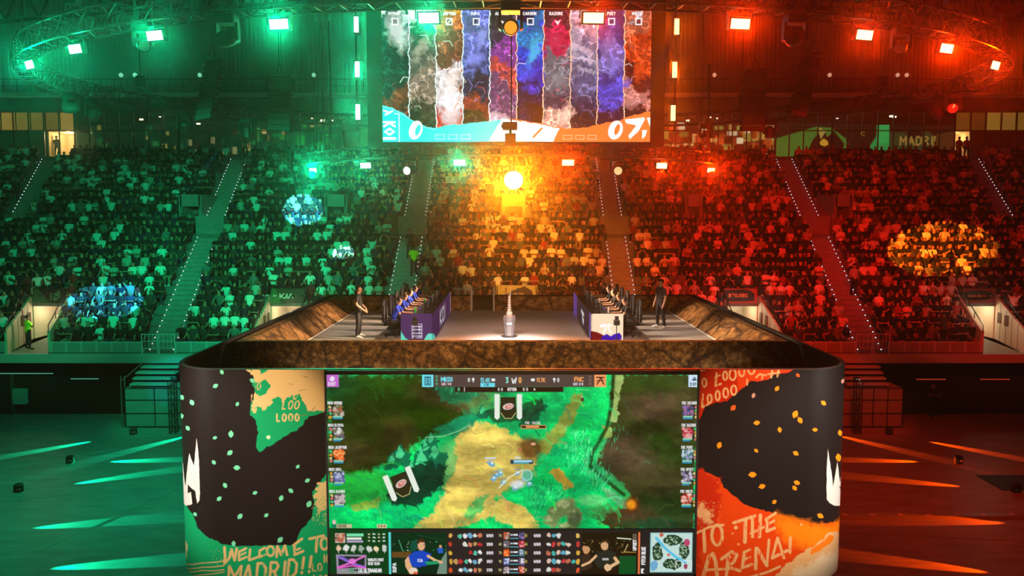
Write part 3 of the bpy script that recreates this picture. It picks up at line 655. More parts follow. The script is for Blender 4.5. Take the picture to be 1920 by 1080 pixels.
    c.rect(619, 980, 627, 987, (20, 120, 90)); c.rect(627, 980, 656, 987, (200, 190, 150)); c.text('CRUISE', 629, 981.2, 4.4, 1, (30, 40, 30)); c.rect(704, 980, 722, 987, (226, 206, 160)); c.text('2-0-4', 706, 981.2, 4.4, 1.1, (50, 30, 20)); c.ell(623, 976, 3.5, 4, (214, 190, 180), rough=2)
    c.rect(624, 997, 643, 1015, (206, 190, 170))
    for _ in range(40): c.ell(q.uniform(626, 641), q.uniform(999, 1013), q.uniform(1.5, 4), q.uniform(1.5, 4), [(190,90,70),(90,80,60),(220,180,150),(120,60,60)][q.integers(4)], .8, soft=.6)
    c.rect(646, 997.5, 678, 1003, (120, 226, 170)); c.rect(646, 1005, 674, 1009, (236, 240, 226)); c.rect(646, 1010.5, 677, 1014.5, (176, 160, 196))
    for i in range(4):
        for j in range(3): c.ell(688+i*9.5, 998.5+j*6.5, 2.4 if i % 2 == 0 else 3.2, 1.7, (206, 206, 170) if i % 2 == 0 else (190, 220, 200), rough=1.5, seed=i+j*4)
    for i, col in enumerate([(226,190,160),(220,226,220),(206,210,196),(150,170,150),(210,214,206),(236,216,170),(200,206,200)]): c.ell(630+i*14.6, 1025.5, 5, 5.5, col, soft=.3, rough=4, seed=60+i); c.line([(630+i*14.6,1030),(630+i*14.6,1034)], 1, (220,220,210))
    c.rect(624, 1036, 684, 1075, (14, 50, 26)); c.poly([(625,1037),(683,1038),(682,1064),(626,1068)], (150, 146, 160)); c.poly([(629,1040),(680,1041),(679,1061),(630,1064)], (30, 44, 36))
    for pts, w_, col in (([(630,1042),(655,1054),(680,1061)], 3.4, (150,110,220)), ([(628,1062),(652,1053),(680,1040)], 3.4, (226,110,200)), ([(629,1063),(655,1058),(681,1063)], 2.6, (236,90,200)), ([(636,1041),(650,1050)], 3, (110,90,190))): c.line(pts, w_, col, .95)
    c.ell(656, 1050, 7, 5, (236, 120, 220), .9, soft=.5); c.poly([(626,1068),(640,1066),(690,1071),(688,1074),(626,1074)], (160, 160, 160), al=.8); c.rect(650, 1063, 658, 1071, (90, 150, 110))
    c.text("WORLD'S FIRST", 686, 1045, 4.6, 1, (240, 240, 240), aspect=.52, gap=.16); c.text('5K2K OLED', 686, 1052, 4.6, 1, (240, 240, 240), aspect=.52, gap=.18); c.text('LG ULTRAGEAR', 668, 1064.5, 6, 1.4, (244, 244, 244), aspect=.58, gap=.17)
    c.rect(725.5, 995, 730, 1075, (90, 214, 214)); c.rect(730, 995, 836, 1075, (8, 46, 22))
    # camera view of the left player
    for i in range(26): c.ell(q.uniform(732, 834), q.uniform(1012, 1032), q.uniform(.6, 1.8), q.uniform(.6, 1.6), [(90,190,130),(40,120,70),(190,200,170)][i % 3], .8)
    c.line([(780,1000),(836,1012)], 1, (30,80,50)); c.rect(732, 1032, 768, 1043, (110, 76, 30), .85); c.line([(745,1010),(752,1030)], 1.2, (90,180,140)); c.poly([(768,1012),(782,1008),(776,1030),(766,1032)], (14,80,60)); c.poly([(836,1030),(836,1074),(814,1074),(822,1052)], (120,150,130), al=.9)
    c.poly([(760,1042),(775,1031),(792,1030),(806,1036),(800,1052),(794,1062),(772,1060),(762,1052)], (24, 70, 190), soft=1.5, rough=2); c.poly([(756,1048),(763,1040),(766,1052),(772,1066),(778,1072),(766,1076),(757,1060)], (226, 176, 130), soft=1.2); c.line([(800,1040),(815,1049),(826,1052)], 5, (226,176,130))
    c.ell(787.5, 1020, 7, 9.5, (222, 170, 128), soft=.2); c.poly([(780,1018),(780,1010),(788,1007),(795,1011),(794,1014),(786,1014)], (70, 44, 20), rough=1.5); c.line([(791,1019),(795,1019)], 1, (60,30,20)); c.text('KIA', 781, 1046, 5, 1.2, (220,226,240)); c.ell(772, 1068, 8, 6, (236,214,190), soft=.3); c.ell(776,1073,5,3,(226,90,40)); c.poly([(793,1051),(818,1049),(822,1055),(798,1057)], (30,150,100))
    c.poly([(786,1060),(822,1056),(816,1075),(780,1075)], (8,40,20)); c.ell(824,1022,3,3.4,(200,150,110)); c.poly([(817,1026),(828,1024),(830,1034),(820,1035)], (40,90,190)); c.vtext('SUPA', 733, 1071, 6, 1.5, (240, 240, 240), aspect=.72, gap=.2)
    # item table
    c.rect(836, 995, 1092, 1075, (44, 36, 34))
    for r in range(5):
        y = 1001.5+16.3*r; c.ell(843, y, 3.6, 5, [(220,170,80),(190,60,40),(210,170,60),(200,160,60),(210,80,40)][r], rough=2.5, seed=r); c.ell(1085.5, y, 3.6, 5, [(226,180,90),(190,60,50),(220,170,60),(220,170,70),(226,90,50)][r], rough=2.5, seed=r+9)
        for j in range([5,4,3,6,5][r]): c.ell(899-9.3*j, y, 4, 4, [(210,120,90),(90,190,160),(220,220,210),(190,50,50),(110,170,200),(190,150,90),(230,230,230)][(r*3+j*2) % 7], soft=.3, rough=4, seed=r*9+j)
        for j in range([3,5,5,6,3][r]): c.ell(1030+9.3*j, y, 4, 4, [(220,190,170),(90,170,190),(220,220,210),(200,60,60),(190,110,80),(70,180,170)][(r*2+j) % 6], soft=.3, rough=4, seed=r*9+j+70)
        c.text(['0/0/0','1/0/0','0/0/0','1/0/1','1/1/0'][r], 912, y-2.5, 5, 1.1, (236, 230, 236), aspect=.5, gap=.2); c.text('0/0/0', 1002, y-2.5, 5, 1.1, (236, 230, 236), aspect=.5, gap=.2)
        c.text(['70','60','70','90','80'][r], 935, y-2.5, 4.5, .9, (190,180,120), gap=.2); c.text(['83','64','92','62','10'][r], 984, y-2.5, 4.5, .9, (200,180,90), gap=.2)
        for x, kk in ((949.5, r), (978.5, r+5)):
            c.rect(x-5.5, y-6.5, x+5.5, y+6.5, pal[kk][1])
            for _ in range(18): c.ell(x+q.uniform(-4, 4), y+q.uniform(-5, 5), q.uniform(1, 2.6), q.uniform(1, 2.6), pal[kk][q.integers(3)], .9, soft=.5)
        c.rect(957, y-3, 971, y, (226, 230, 236)); c.text('LVL', 959, y-2.6, 2.4, .7, (50,50,60)); c.line([(957, y+5), (972, y+5)], 1.3, (90, 190, 210))
    # camera view of the right player
    c.rect(1093, 995, 1200, 1075, (36, 26, 12))
    for i in range(120): c.ell(q.uniform(1095, 1196), q.uniform(1010, 1034), q.uniform(.6, 1.8), q.uniform(.6, 1.6), [(120,90,50),(70,30,14),(60,70,30),(190,150,90)][i % 4], .7)
    c.line([(1160,1006),(1186,1008)], 2, (220,226,200)); c.rect(1164, 1040, 1196, 1075, (10, 84, 36), .9); c.line([(1180,1018),(1174,1032)], 1.4, (200,180,120)); c.line([(1168,1033),(1196,1033)],1,(190,150,60))
    c.ell(1101, 1028, 7, 8, (206, 150, 100), rough=3); c.poly([(1093,1040),(1110,1036),(1112,1062),(1093,1070)], (60, 44, 30), rough=3)
    c.poly([(1118,1036),(1132,1030),(1148,1029),(1158,1036),(1156,1058),(1126,1062),(1116,1052)], (44, 44, 34), soft=1.4, rough=2); c.ell(1136, 1020, 7, 9, (214, 164, 118), soft=.2); c.poly([(1130,1016),(1131,1010),(1141,1009),(1146,1015),(1143,1018),(1138,1013)], (66, 44, 20), rough=1.5)
    c.line([(1120,1040),(1108,1052),(1094,1058)], 4.5, (224,178,130)); c.line([(1156,1044),(1162,1052),(1148,1060)], 6, (224,178,130)); c.ell(1143, 1062, 7, 6, (226,184,140), rough=3); c.rect(1132, 1044, 1144, 1048, (200,200,200), .8)
    c.rect(1189, 998, 1197, 1030, (220, 206, 180), .15); c.vtext('UPSET', 1190.5, 1029, 5.5, 1.4, (240,240,240), aspect=.7, gap=.22); c.rect(1200, 995, 1203.5, 1075, (230, 120, 70)); c.vtext('PITCH BLUE', 1207, 1056, 6.5, 1.5, (236,236,236), aspect=.5, gap=.2); c.poly([(1206,1064),(1212,1064),(1209,1070),(1212,1073),(1206,1073)], (236,236,236))
    # little plan of the field
    c.rect(1223, 996, 1303, 1071, (196, 224, 216))
    for x, y, rx, ry in ((1265,1010,18,10),(1237,1032,9,17),(1265,1055,18,10),(1287,1030,10,16)): c.ell(x, y, rx, ry, (40, 66, 40), soft=.1, rough=4, seed=int(x)); c.speck(x-rx*.7, y-ry*.7, x+rx*.7, y+ry*.7, 34, 1.5, (170, 200, 170), seed=int(y))
    c.line([(1234,1006),(1252,1026),(1272,1042),(1290,1052)], 5, (70, 190, 230), .9); c.frame(1223, 996, 1303, 1071, 1.2, (120,190,190)); c.frame(1272, 1049, 1303, 1067, 1, (240,240,240)); c.ell(1244,1000,4,4,(200,100,80)); c.ell(1293,1014,6,7,(190,70,110),rough=3); c.ell(1230,1058,7,9,(110,170,210),rough=4); c.ell(1291,1060,4,5,(160,60,90),rough=2); c.ell(1258,1038,3,3,(220,110,90))
    # led rows
    c.a *= (1 - .06*(np.arange(c.H) % 3 == 0))[:, None, None]
    return c

def lineup_picture():
    """ten torn strips of plain painterly colour (no figures), player names, and the two team bands"""
    k = 1.4; c = Canvas(500*k, 248*k, 718, 18, k, (30, 30, 34))
    W50 = 50.0; q = np.random.default_rng(3)
    pals = [[(200,214,214),(24,74,74),(12,40,44),(10,60,56),(110,60,40),(20,30,30)],
            [(236,232,226),(20,84,70),(90,90,84),(140,126,110),(60,60,50),(16,44,30)],
            [(214,130,30),(190,90,40),(120,70,50),(236,226,226),(244,236,240),(200,60,40)],
            [(96,110,160),(110,120,210),(70,80,140),(30,30,60),(150,60,40),(50,50,20)],
            [(40,36,40),(60,50,70),(140,60,150),(190,70,60),(110,70,110),(220,200,220)],
            [(30,20,60),(20,120,190),(40,70,210),(60,50,190),(40,20,60),(40,16,10)],
            [(80,34,44),(190,30,70),(110,110,120),(90,90,104),(70,60,76),(226,170,150)],
            [(90,40,40),(170,160,180),(110,110,140),(90,96,140),(50,50,80),(60,40,40)],
            [(70,50,90),(60,60,130),(110,110,180),(60,60,140),(70,70,190),(50,30,50)],
            [(190,190,200),(180,90,60),(190,60,20),(90,30,20),(190,120,110),(50,20,20)]]
    yy, xx = np.mgrid[0:c.H, 0:c.W]/k
    ed = []
    for i in range(10):
        n = fbm(c.H, c.W, 70, 100+i, 5, .62); n2 = fbm(c.H, c.W, 36, 200+i, 4, .6); n3 = fbm(c.H, c.W, 9, 300+i, 3, .7)
        t = np.clip((yy+(n-.5)*150+(n2-.5)*46*np.sin(xx/9+i))/212, 0, .999)*5.0
        i0 = np.floor(t).astype(int).clip(0, 4); f = np.clip((t-i0)*3-1, 0, 1)[..., None]; pl = np.array([lin(p) for p in pals[i]])
        col = (pl[i0]*(1-f)+pl[i0+1]*f)*(.35+1.3*n3[..., None])*(.6+.9*(np.abs(n2-.5) < .03)[..., None])
        e0 = 50*i+(fbm(c.H, c.W, 14, 400+i, 3)-.5)*7*(i > 0)-(0 if i else 5)
        m = (xx >= e0)[..., None]; c.a = np.where(m, col, c.a)
        if i:
            d = np.abs(xx-e0); c.a = np.where((d < .9)[..., None], np.array(lin((210, 236, 232) if i < 5 else (236, 190, 150))), c.a)
    c.a *= 1.15
    for x, y, rx, ry, col, a in ((748,60,16,30,(220,226,226),-20),(790,90,8,26,(170,150,140),30),(845,195,17,40,(240,236,240),0),(850,150,10,22,(240,220,210),20),(890,110,20,10,(130,140,230),-20),(905,70,8,16,(150,160,230),20),(1000,95,8,30,(60,190,226),20),(985,130,12,16,(40,80,220),0),
                               (1048,150,12,16,(120,124,130),0),(1040,75,12,14,(196,40,80),0),(1090,90,22,5,(190,180,200),20),(1095,110,22,4,(200,190,210),15),(1100,130,20,4,(170,160,180),10),(1150,120,10,18,(100,100,190),0),(1165,160,16,6,(80,80,200),-30),(1195,130,9,20,(206,70,20),10),(1180,190,14,10,(200,130,120),0),(1060,215,16,10,(250,210,190),-30)):
        c.ell(x, y, rx, ry, col, .7, soft=.9, ang=a, rough=12, seed=int(x))
    for i in range(170):
        x, y = q.uniform(722, 1214), q.uniform(60, 215); a = q.uniform(-1.3, 1.3); l = q.uniform(4, 16); j = min(9, int((x-718)/50)); c.line([(x, y), (x+l*math.cos(a), y+l*math.sin(a)), (x+1.6*l*math.cos(a+.5), y+1.6*l*math.sin(a+.5))], q.uniform(.6, 1.8), tuple(min(255, int(v*1.25)) for v in pals[j][q.integers(6)]), .55)
    nm = ['MYRWN', 'ELYOYA', 'JOJOPYUN', 'SUPA', 'ALVARO', 'OSCARININ', 'RAZORK', 'POBY', 'UPSET', 'MIKYX']
    for i, t in enumerate(nm):
        cx = 744+50*i; wd = len(t)*4.9; c.rect(cx-wd/2-1, 21.5, cx+wd/2, 28, (20, 20, 24), .25); c.text(t, cx-wd/2, 22.3, 4.9, 1.1, (245, 245, 245), aspect=.66, gap=.33)
        if i not in (4, 6): c.frame(cx-6.5, 33, cx+6, 46, 2, (240, 240, 240)); c.rect(cx-4.2, 35.2, cx+3.8, 43.8, (40, 40, 46), .6)
        else: c.poly([(cx-6, 36), (cx, 46), (cx+6, 36), (cx, 40)], (240, 240, 240))
        if i == 2: c.line([(cx-4, 44), (cx+4, 35)], 2, (240, 240, 240))
    # bands
    tq, oq = (20, 226, 216), (238, 120, 50)
    c.poly([(712,196),(735,200),(755,210),(775,225),(800,236),(818,240),(835,234),(870,231),(900,228),(930,224),(948,222),(948,270),(712,270)], tq, rough=3, seed=2)
    c.poly([(948,222),(968,223),(985,226),(1010,230),(1040,236),(1060,240),(1100,238),(1120,232),(1160,224),(1190,214),(1225,206),(1225,270),(940,270)], oq, rough=3, seed=6)
    c.poly([(913,270),(935,232),(948,222),(975,226),(1010,232),(1048,240),(1035,270)], (250, 246, 244), rough=3, seed=8); c.line([(1015,240),(1000,256)], 4, oq)
    c.poly([(940,222),(952,224),(945,240),(930,262),(922,266)], (250,250,250))
    c.line([(714,198),(740,204),(760,216),(790,236),(818,242)], 1, (180, 250, 244), .8)
    for y0_, gl in ((262,'I'),(249,'O'),(233,'K'),(216,'M')):
        w_ = 4.2
        if gl == 'I': c.line([(720,259),(741,259)], 5, (250,250,250))
        if gl == 'O': c.poly([(720,246),(731,238),(742,246),(731,254)], (250,250,250)); c.poly([(724,246),(731,243),(738,246),(731,249)], tq)
        if gl == 'K': c.line([(720,228),(741,228)], 3.4, (250,250,250)); c.line([(731,229),(721,236)], 4, (250,250,250)); c.line([(731,229),(741,236)], 4, (250,250,250))
        if gl == 'M': c.line([(721,206),(731,210),(724,214),(737,207)], 3.4, (250,250,250))
    c.line([(741,212),(749,212),(749,265)], 1.6, (230,250,250))
    c.ell(780, 243, 12, 18, (250, 250, 250), soft=.12, ang=18); c.ell(784, 243, 4.6, 11, tq, soft=.2, ang=18); c.ell(1153, 243, 13, 18, (250, 250, 250), soft=.12, ang=18); c.ell(1156, 242, 4.6, 11, oq, soft=.2, ang=18)
    for j in range(3): c.frame(816+24*j, 251, 834+24*j, 260.5, 1.1, (150, 246, 240)); c.frame(1055+23*j, 252.5, 1072+23*j, 261, 1.1, (250, 190, 150))
    c.poly([(1170,223),(1206,219),(1208,222),(1196,245),(1180,260),(1177,254),(1192,234),(1173,230)], (250,250,250)); c.poly([(1211,220),(1219,219),(1219,240)], (250,250,250)); c.poly([(1203,243),(1212,243),(1209,254),(1203,260)], (250,250,250))
    return c

# ------------------------------------------------------------------ the stage block
HW, D0, D1 = 8.05, 15.56, 30.3                 # outer half width, front plane, back
ZR, ZD, ZB = ZC-3.51, ZC-4.12, ZC-8.5          # rim top, deck, foot of the printed wrap
RC = 1.3; XS = 4.26
LFL = HW-RC-XS; LAR = RC*PI/2; LSD = 1.2
def wrap_xy(u, s):                              # u runs along the surface from the screen's edge round the corner
    u = np.asarray(u, float); a = np.clip((u-LFL)/RC, 0, PI/2); t = np.clip(u-LFL-LAR, 0, None)
    x = XS+np.minimum(u, LFL)+RC*np.sin(a); y = D0+RC*(1-np.cos(a))+t
    return s*x, y
KW = 92.0
def wrap_canvas(s, base):
    LU = LFL+LAR+LSD; us = np.linspace(0, LFL+LAR*.92, 500); X_, Y_ = wrap_xy(us, s)
    def warp(px, py):
        v = (CY-py)/FPX; c_, s_ = math.cos(PITCH), math.sin(PITCH); t = Y_/(c_+v*s_); pxs = 960+FPX*X_/t
        k_ = np.maximum.accumulate(np.abs(pxs-960)); u = float(np.interp(abs(px-960), k_, us))
        if abs(px-960) > k_[-1]: u = us[-1]+(abs(px-960)-k_[-1])*.03
        if (px-960)*s < abs(pxs[0]-960): u = (abs(px-960)-abs(pxs[0]-960))*.012
        ty = float(np.interp(u, us, Y_)); z = at(px, py, ty).z
        return (u*KW, (ZR-z)*KW)
    cv = Canvas(LU*KW, (ZR-ZB)*KW, 0, 0, KW*D0/FPX, base, warp); cv.LU = LU
    return cv
def wrap_left():
    c = wrap_canvas(-1, (27, 20, 19)); G, CR = (10, 150, 92), (214, 178, 118)
    c.poly([(462,690),(472,700),(476,712),(472,722),(478,730),(476,745),(470,758),(468,778),(480,790),(484,800),(482,822),(480,838),(487,848),(500,838),(520,828),(545,812),(558,806),(580,780),(600,775),(620,768),(620,690)], G, rough=3)
    c.poly([(462,690),(474,706),(480,722),(478,742),(474,770),(490,775),(500,765),(515,748),(522,742),(530,752),(545,745),(560,770),(590,772),(620,766),(620,690)], CR, rough=8, seed=4)
    for pts in (((480,716),(498,712),(508,722),(500,738),(485,745),(480,740)),((520,760),(545,745),(560,738),(572,760),(578,768),(560,782),(520,778)),((488,690),(505,690),(500,698),(486,702)),((478,764),(492,762),(494,778),(480,790)),((545,742),(555,738),(566,745),(556,752))): c.poly(list(pts), G, rough=4, seed=7)
    c.text('O', 481, 719, 12, 2.2, CR, slant=.2, dry=.3); c.text('LO', 472, 741, 11, 2.4, CR, dry=.3); c.text('O', 474, 762, 12, 2.4, CR, dry=.3); c.text('LOO', 529, 752, 15, 2.4, CR, slant=.2, dry=.3); c.text('LOOO', 519, 777, 13, 3, CR, rise=-.02, dry=.3, gap=.4); c.text('O', 549, 738, 11, 2.4, CR, slant=.3, dry=.3)
    for pts in (((560,733),(574,731)),((579,776),(590,764)),((560,780),(575,778)),((541,720),(550,722)),((566,705),(576,708))): c.line(list(pts), 1.8, (110, 120, 60), .8, dry=.35)
    c.ell(503, 820, 3.8, 3.8, (206, 226, 180))
    # lower field
    c.poly([(330,930),(350,948),(362,965),(372,992),(395,1010),(420,1020),(450,1023),(500,1023),(555,1021),(560,1000),(572,985),(585,970),(588,940),(586,922),(600,905),(612,888),(620,885),(620,1110),(320,1110)], G, rough=3, seed=12)
    c.poly([(590,920),(600,908),(620,895),(620,945),(600,962),(592,950)], CR, rough=9, seed=15, al=.85); c.speck(590, 930, 612, 975, 70, 1.3, G, 3); c.speck(585, 940, 612, 985, 60, 1.2, CR, 4)
    T = dict(dry=.22)
    def S(pts, w_=6): c.line(pts, w_, CR, .97, **T)
    # WELCOME TO
    S([(421,1026),(422,1042),(421,1056),(430,1046),(434,1030),(440,1050),(444,1028)], 5); S([(449,1034),(448,1050),(462,1044)], 4.5); S([(448,1042),(460,1036)], 4); S([(449,1034),(461,1028)], 4.5); S([(469,1030),(467,1050),(484,1044)], 4.5); S([(496,1027),(487,1032),(486,1044),(497,1040)], 4.5)
    S(_A(507,1033,7,9,-100,250,12), 4.5); S([(518,1044),(520,1024),(527,1040),(534,1023),(538,1040)], 5); S([(552,1024),(552,1040),(568,1033)], 5); S([(552,1032),(562,1028)], 4); S([(550,1022),(566,1010)], 5); S([(580,1010),(606,1004)], 5); S([(594,1008),(592,1034)], 5); S(_A(608,1019,7,11,-100,250,12), 5)
    # MADRID!!
    for ch, x, y, h, asp in (('M', 427, 1061, 34, .72), ('A', 454, 1060, 32, .62), ('D', 480, 1056, 34, .62), ('R', 505, 1054, 33, .58), ('I', 528, 1053, 30, .6), ('D', 539, 1049, 32, .62), ('!', 563, 1045, 29, .6), ('!', 577, 1043, 29, .6)):
        c.text(ch, x, y, h, 5.2, CR, aspect=asp, slant=.10, dry=.2)
    c.text('LO', 586, 1056, 14, 2.6, CR, dry=.25); c.text('IO', 606, 1040, 14, 2.6, CR, dry=.25); c.text('LOO', 588, 1078, 13, 2.6, CR, dry=.25)
    for y in (1058,1066,1072,1080): S([(340,y),(380,y-3),(420,y-6+q_(y))], 2.2)
    c.poly([(346,1000),(352,1020),(350,1050),(338,1052),(336,1005)], CR, rough=6)
    c.speck(395, 1028, 440, 1060, 26, 1.0, CR, 8)
    # white crown
    WH = (212, 205, 198)
    c.poly([(331,862),(343,868),(346,900),(348,912),(355,850),(364,874),(369,822),(373,860),(375,925),(374,938),(370,944),(366,920),(352,908),(352,925),(358,922),(361,945),(350,948),(340,940),(333,930)], WH, rough=1)
    for i, (x, y, a) in enumerate(((416,698,60),(404,724,-30),(360,755,60),(445,758,-60),(352,803,50),(433,814,90),(403,821,-20),(431,849,-40),(401,867,50),(444,877,0),(422,910,60),(411,935,-40),(478,924,-20),(545,920,40),(527,934,-70),(558,875,-50),(576,901,-30),(579,945,-60),(366,964,50),(450,968,-50),(499,966,-40),(525,1012,-50),(438,1019,90),(341,745,60),(341,780,80),(473,714,30))):
        r = [4.4, 5, 5.4, 4, 4.8, 6.2, 4, 5.6, 4.4, 6, 5, 5][i % 12]; c.poly([(x+r*1.15*math.cos(math.radians(a+t))*(1 if abs(t) in (0, 180) else .72), y+r*1.15*math.sin(math.radians(a+t))*(1 if abs(t) in (0, 180) else .72)) for t in (0, 50, 110, 180, 250, 310)], (110, 206, 160))
    return c
def q_(y): return (y*7) % 5-2
def wrap_right():
    c = wrap_canvas(1, (27, 20, 19)); O1, CR = (206, 52, 8), (222, 168, 112)
    P = lambda pts, col, **k: c.poly(pts, col, **k)
    P([(1300,690),(1490,690),(1480,698),(1450,702),(1440,712),(1420,716),(1408,714),(1395,726),(1375,742),(1365,752),(1340,756),(1325,762),(1312,785),(1300,790)], (186, 34, 4), rough=3, seed=21)
    P([(1380,690),(1490,690),(1480,698),(1450,702),(1440,712),(1420,716),(1408,714),(1395,726),(1385,730)], (216, 62, 14), rough=4, al=.8, seed=23)
    T = dict(dry=.24)
    def S(pts, w_=6): c.line(pts, w_, CR, .97, **T)
    for x, y, rx, ry in ((1321,718,4,8),(1360,705,4,8),(1374,703,6,10),(1391,698,5,8),(1409,693,6,9),(1331,748,4,8),(1346,742,4,9),(1361,737,4.5,9),(1376,732,5,9)): S(_A(x, y, rx, ry, 0, 360, 12), 3.4)
    S([(1344,700),(1342,724),(1352,720)], 3.6); S([(1318,740),(1317,764),(1328,758)], 3.6); S([(1341,708),(1350,704)], 2.6); S([(1418,708),(1424,702),(1436,704)], 3.4); S([(1448,696),(1446,708)], 4); S([(1460,694),(1458,706)], 4); S([(1440,702),(1462,699)], 3); S([(1401,712),(1401,722)], 3); S([(1430,706),(1428,714)], 2.6); S([(1312,696),(1322,694)], 3)
    # lower field
    O2 = (222, 84, 6)
    P([(1300,880),(1318,882),(1350,898),(1358,916),(1378,930),(1395,945),(1415,952),(1450,962),(1475,968),(1510,976),(1530,982),(1558,980),(1584,968),(1600,960),(1600,1110),(1300,1110)], (214, 62, 8), rough=3, seed=25)
    P([(1300,880),(1318,884),(1345,900),(1352,930),(1340,990),(1320,1010),(1300,1110)], (186, 36, 6), rough=14, seed=29, soft=14)
    P([(1450,966),(1510,978),(1540,986),(1590,968),(1590,1000),(1520,1030),(1470,1010)], (244, 128, 12), rough=10, seed=27, soft=20, al=.9)
    for x, y, rx, ry in ((1318,960,10,14),(1330,970,8,12)): c.ell(x, y, rx, ry, CR, .8, soft=.5, rough=12, seed=int(x))
    c.speck(1308, 940, 1352, 988, 90, 1.2, CR, 11)
    S([(1304,1000),(1330,988),(1356,984)], 5); S([(1320,996),(1322,1034)], 6.5); S(_A(1345,1003,10,19,-110,260,14), 6); S([(1376,980),(1416,967)], 6); S([(1398,976),(1397,1016)], 7); S([(1411,970),(1411,1006)], 6); S([(1426,966),(1424,1006)], 6.5); S([(1408,1000),(1432,988)], 5)
    S([(1438,972),(1438,996),(1452,990)], 6); S([(1437,984),(1452,976)], 5); S([(1436,974),(1454,962)], 5)
    S([(1318,1084),(1330,1042),(1337,1038),(1342,1052),(1345,1080)], 7); S([(1324,1068),(1372,1066)], 5); S([(1353,1048),(1372,1034),(1382,1040),(1376,1054),(1364,1062),(1388,1070)], 6); S([(1366,1040),(1362,1082)], 6); S([(1396,1036),(1392,1064),(1410,1058)], 6); S([(1394,1050),(1406,1044)], 5); S([(1394,1036),(1406,1030)], 5)
    S([(1418,1028),(1417,1066)], 6.5); S([(1420,1028),(1432,1050),(1438,1060)], 6.5); S([(1438,1060),(1442,1012)], 5); S([(1448,1046),(1458,1008),(1462,1020),(1470,1046)], 5); S([(1448,1046),(1476,1032)], 6); S([(1482,1008),(1481,1036)], 5.5)
    P([(1440,1110),(1468,1062),(1500,1038),(1530,1020),(1552,1000),(1566,994),(1576,1002),(1590,1010),(1590,1110)], CR, rough=7, seed=31, soft=2); P([(1520,1030),(1555,1002),(1564,1004),(1560,1014),(1535,1032),(1522,1040)], (240,120,20), rough=4, seed=33); P([(1490,1070),(1540,1040),(1590,1020),(1590,1110),(1480,1110)], (240, 216, 176), rough=12, soft=16, al=.8)
    S([(1400,1084),(1440,1072),(1462,1062)], 5); c.speck(1480, 1020, 1570, 1062, 60, 1.1, (240,120,20), 5); c.speck(1560,1070,1584,1086,30,1.4,(200,60,20),6)
    for x, y, r in ((1380,989,4),(1502,983,2.4),(1369,1044,2.4),(1374,1000,2),(1385,1020,2.4),(1346,905,1.2)): c.ell(x, y, r, r, CR)
    P([(1552,842),(1556,868),(1560,892),(1562,912),(1566,890),(1570,866),(1574,900),(1579,880),(1583,830),(1590,840),(1590,940),(1578,946),(1565,948),(1556,944),(1550,936),(1550,890)], (212, 205, 198), rough=1)
    P([(1574,902),(1580,880),(1582,904)], (27,20,19)); P([(1573,912),(1577,930),(1579,912)], (27,20,19))
    for i, (x, y, a, col) in enumerate(((1457,729,-50,0),(1413,742,-70,2),(1375,765,-50,1),(1496,704,40,1),(1544,756,40,0),(1491,777,-65,0),(1500,788,60,0),(1419,793,-10,0),(1462,806,80,0),(1528,806,0,0),(1349,835,-70,0),(1418,845,40,0),(1492,850,30,0),(1411,890,-5,0),(1429,912,-15,0),(1494,905,20,0),(1490,915,50,0),(1452,941,-40,0),(1538,967,30,0),(1580,715,-70,2),(1575,812,80,0),(1572,858,80,0))):
        r = [5, 4.6, 6, 4, 5.4, 7, 6, 5.6][i % 8]; c.poly([(x+r*1.15*math.cos(math.radians(a+t))*(1 if abs(t) in (0, 180) else .7), y+r*1.15*math.sin(math.radians(a+t))*(1 if abs(t) in (0, 180) else .7)) for t in (0, 50, 110, 180, 250, 310)], [(240,140,20),(226,90,30),(200,140,120)][col])
    return c

stage = empty('stage_block', (0, 22.9, 0), label='huge raised stage block with curved printed wraps, stone parapet and grey deck', cat='stage')
def in_stage(o): o.parent = stage; o.matrix_parent_inverse = Matrix.Translation((0, -22.9, 0)); return o
M_print = paint_mat('printed vinyl', 0, .36)
for s, f in ((-1, wrap_left), (1, wrap_right)):
    cv = f()
    def P_(u, v, s=s, cv=cv):
        x, y = wrap_xy(u*cv.LU, s); return np.stack([x, y, ZR-v*(ZR-ZB)], -1)
    o = in_stage(painted_sheet('printed_wrap', cv, P_, M_print))
    o['label'] = ['printed wrap with green and cream artwork and the words WELCOME TO MADRID', 'printed wrap with orange artwork and the words TO THE ARENA'][s > 0]
# black shell: rim, sides, trough, plinth
n = 10
def ring_pts(o_):                               # outline of the shell, inset by o_
    P = []
    for s in (1, -1):
        arc = [(s*(HW-RC+(RC-o_)*math.sin(a)), D0+RC-(RC-o_)*math.cos(a)) for a in np.linspace(0, PI/2, n)]
        if s > 0: P += [(0, D0+o_)]+arc+[(HW-o_, D1)]
        else: P += [(-(HW-o_), D1)]+arc[::-1]+[(0, D0+o_)]
    return P
po, pi_ = ring_pts(.012), ring_pts(.10)
mb = MB()
for i in range(len(po)-1):
    a, b, c_, d = po[i], po[i+1], pi_[i+1], pi_[i]
    mb.hexa([(*a, ZB), (*b, ZB), (*c_, ZB), (*d, ZB), (*a, ZR+.01), (*b, ZR+.01), (*c_, ZR+.01), (*d, ZR+.01)])
in_stage(mb.build('shell', M_black))
mb = MB(); mb.box(-HW+.9, HW-.9, D0+.9, D1-.2, 0, ZB+.2); in_stage(mb.build('plinth', M_dark))
mb = MB(); mb.box(-HW+.12, HW-.12, D0+RC, D1, ZD-.75, ZD-.6); mb.box(-HW+RC, HW-RC, D0+.12, D0+RC, ZD-.75, ZD-.6); mb.box(-HW+.05, HW-.05, D1-.1, D1, ZB, ZR-.2); in_stage(mb.build('trough', M_dark))
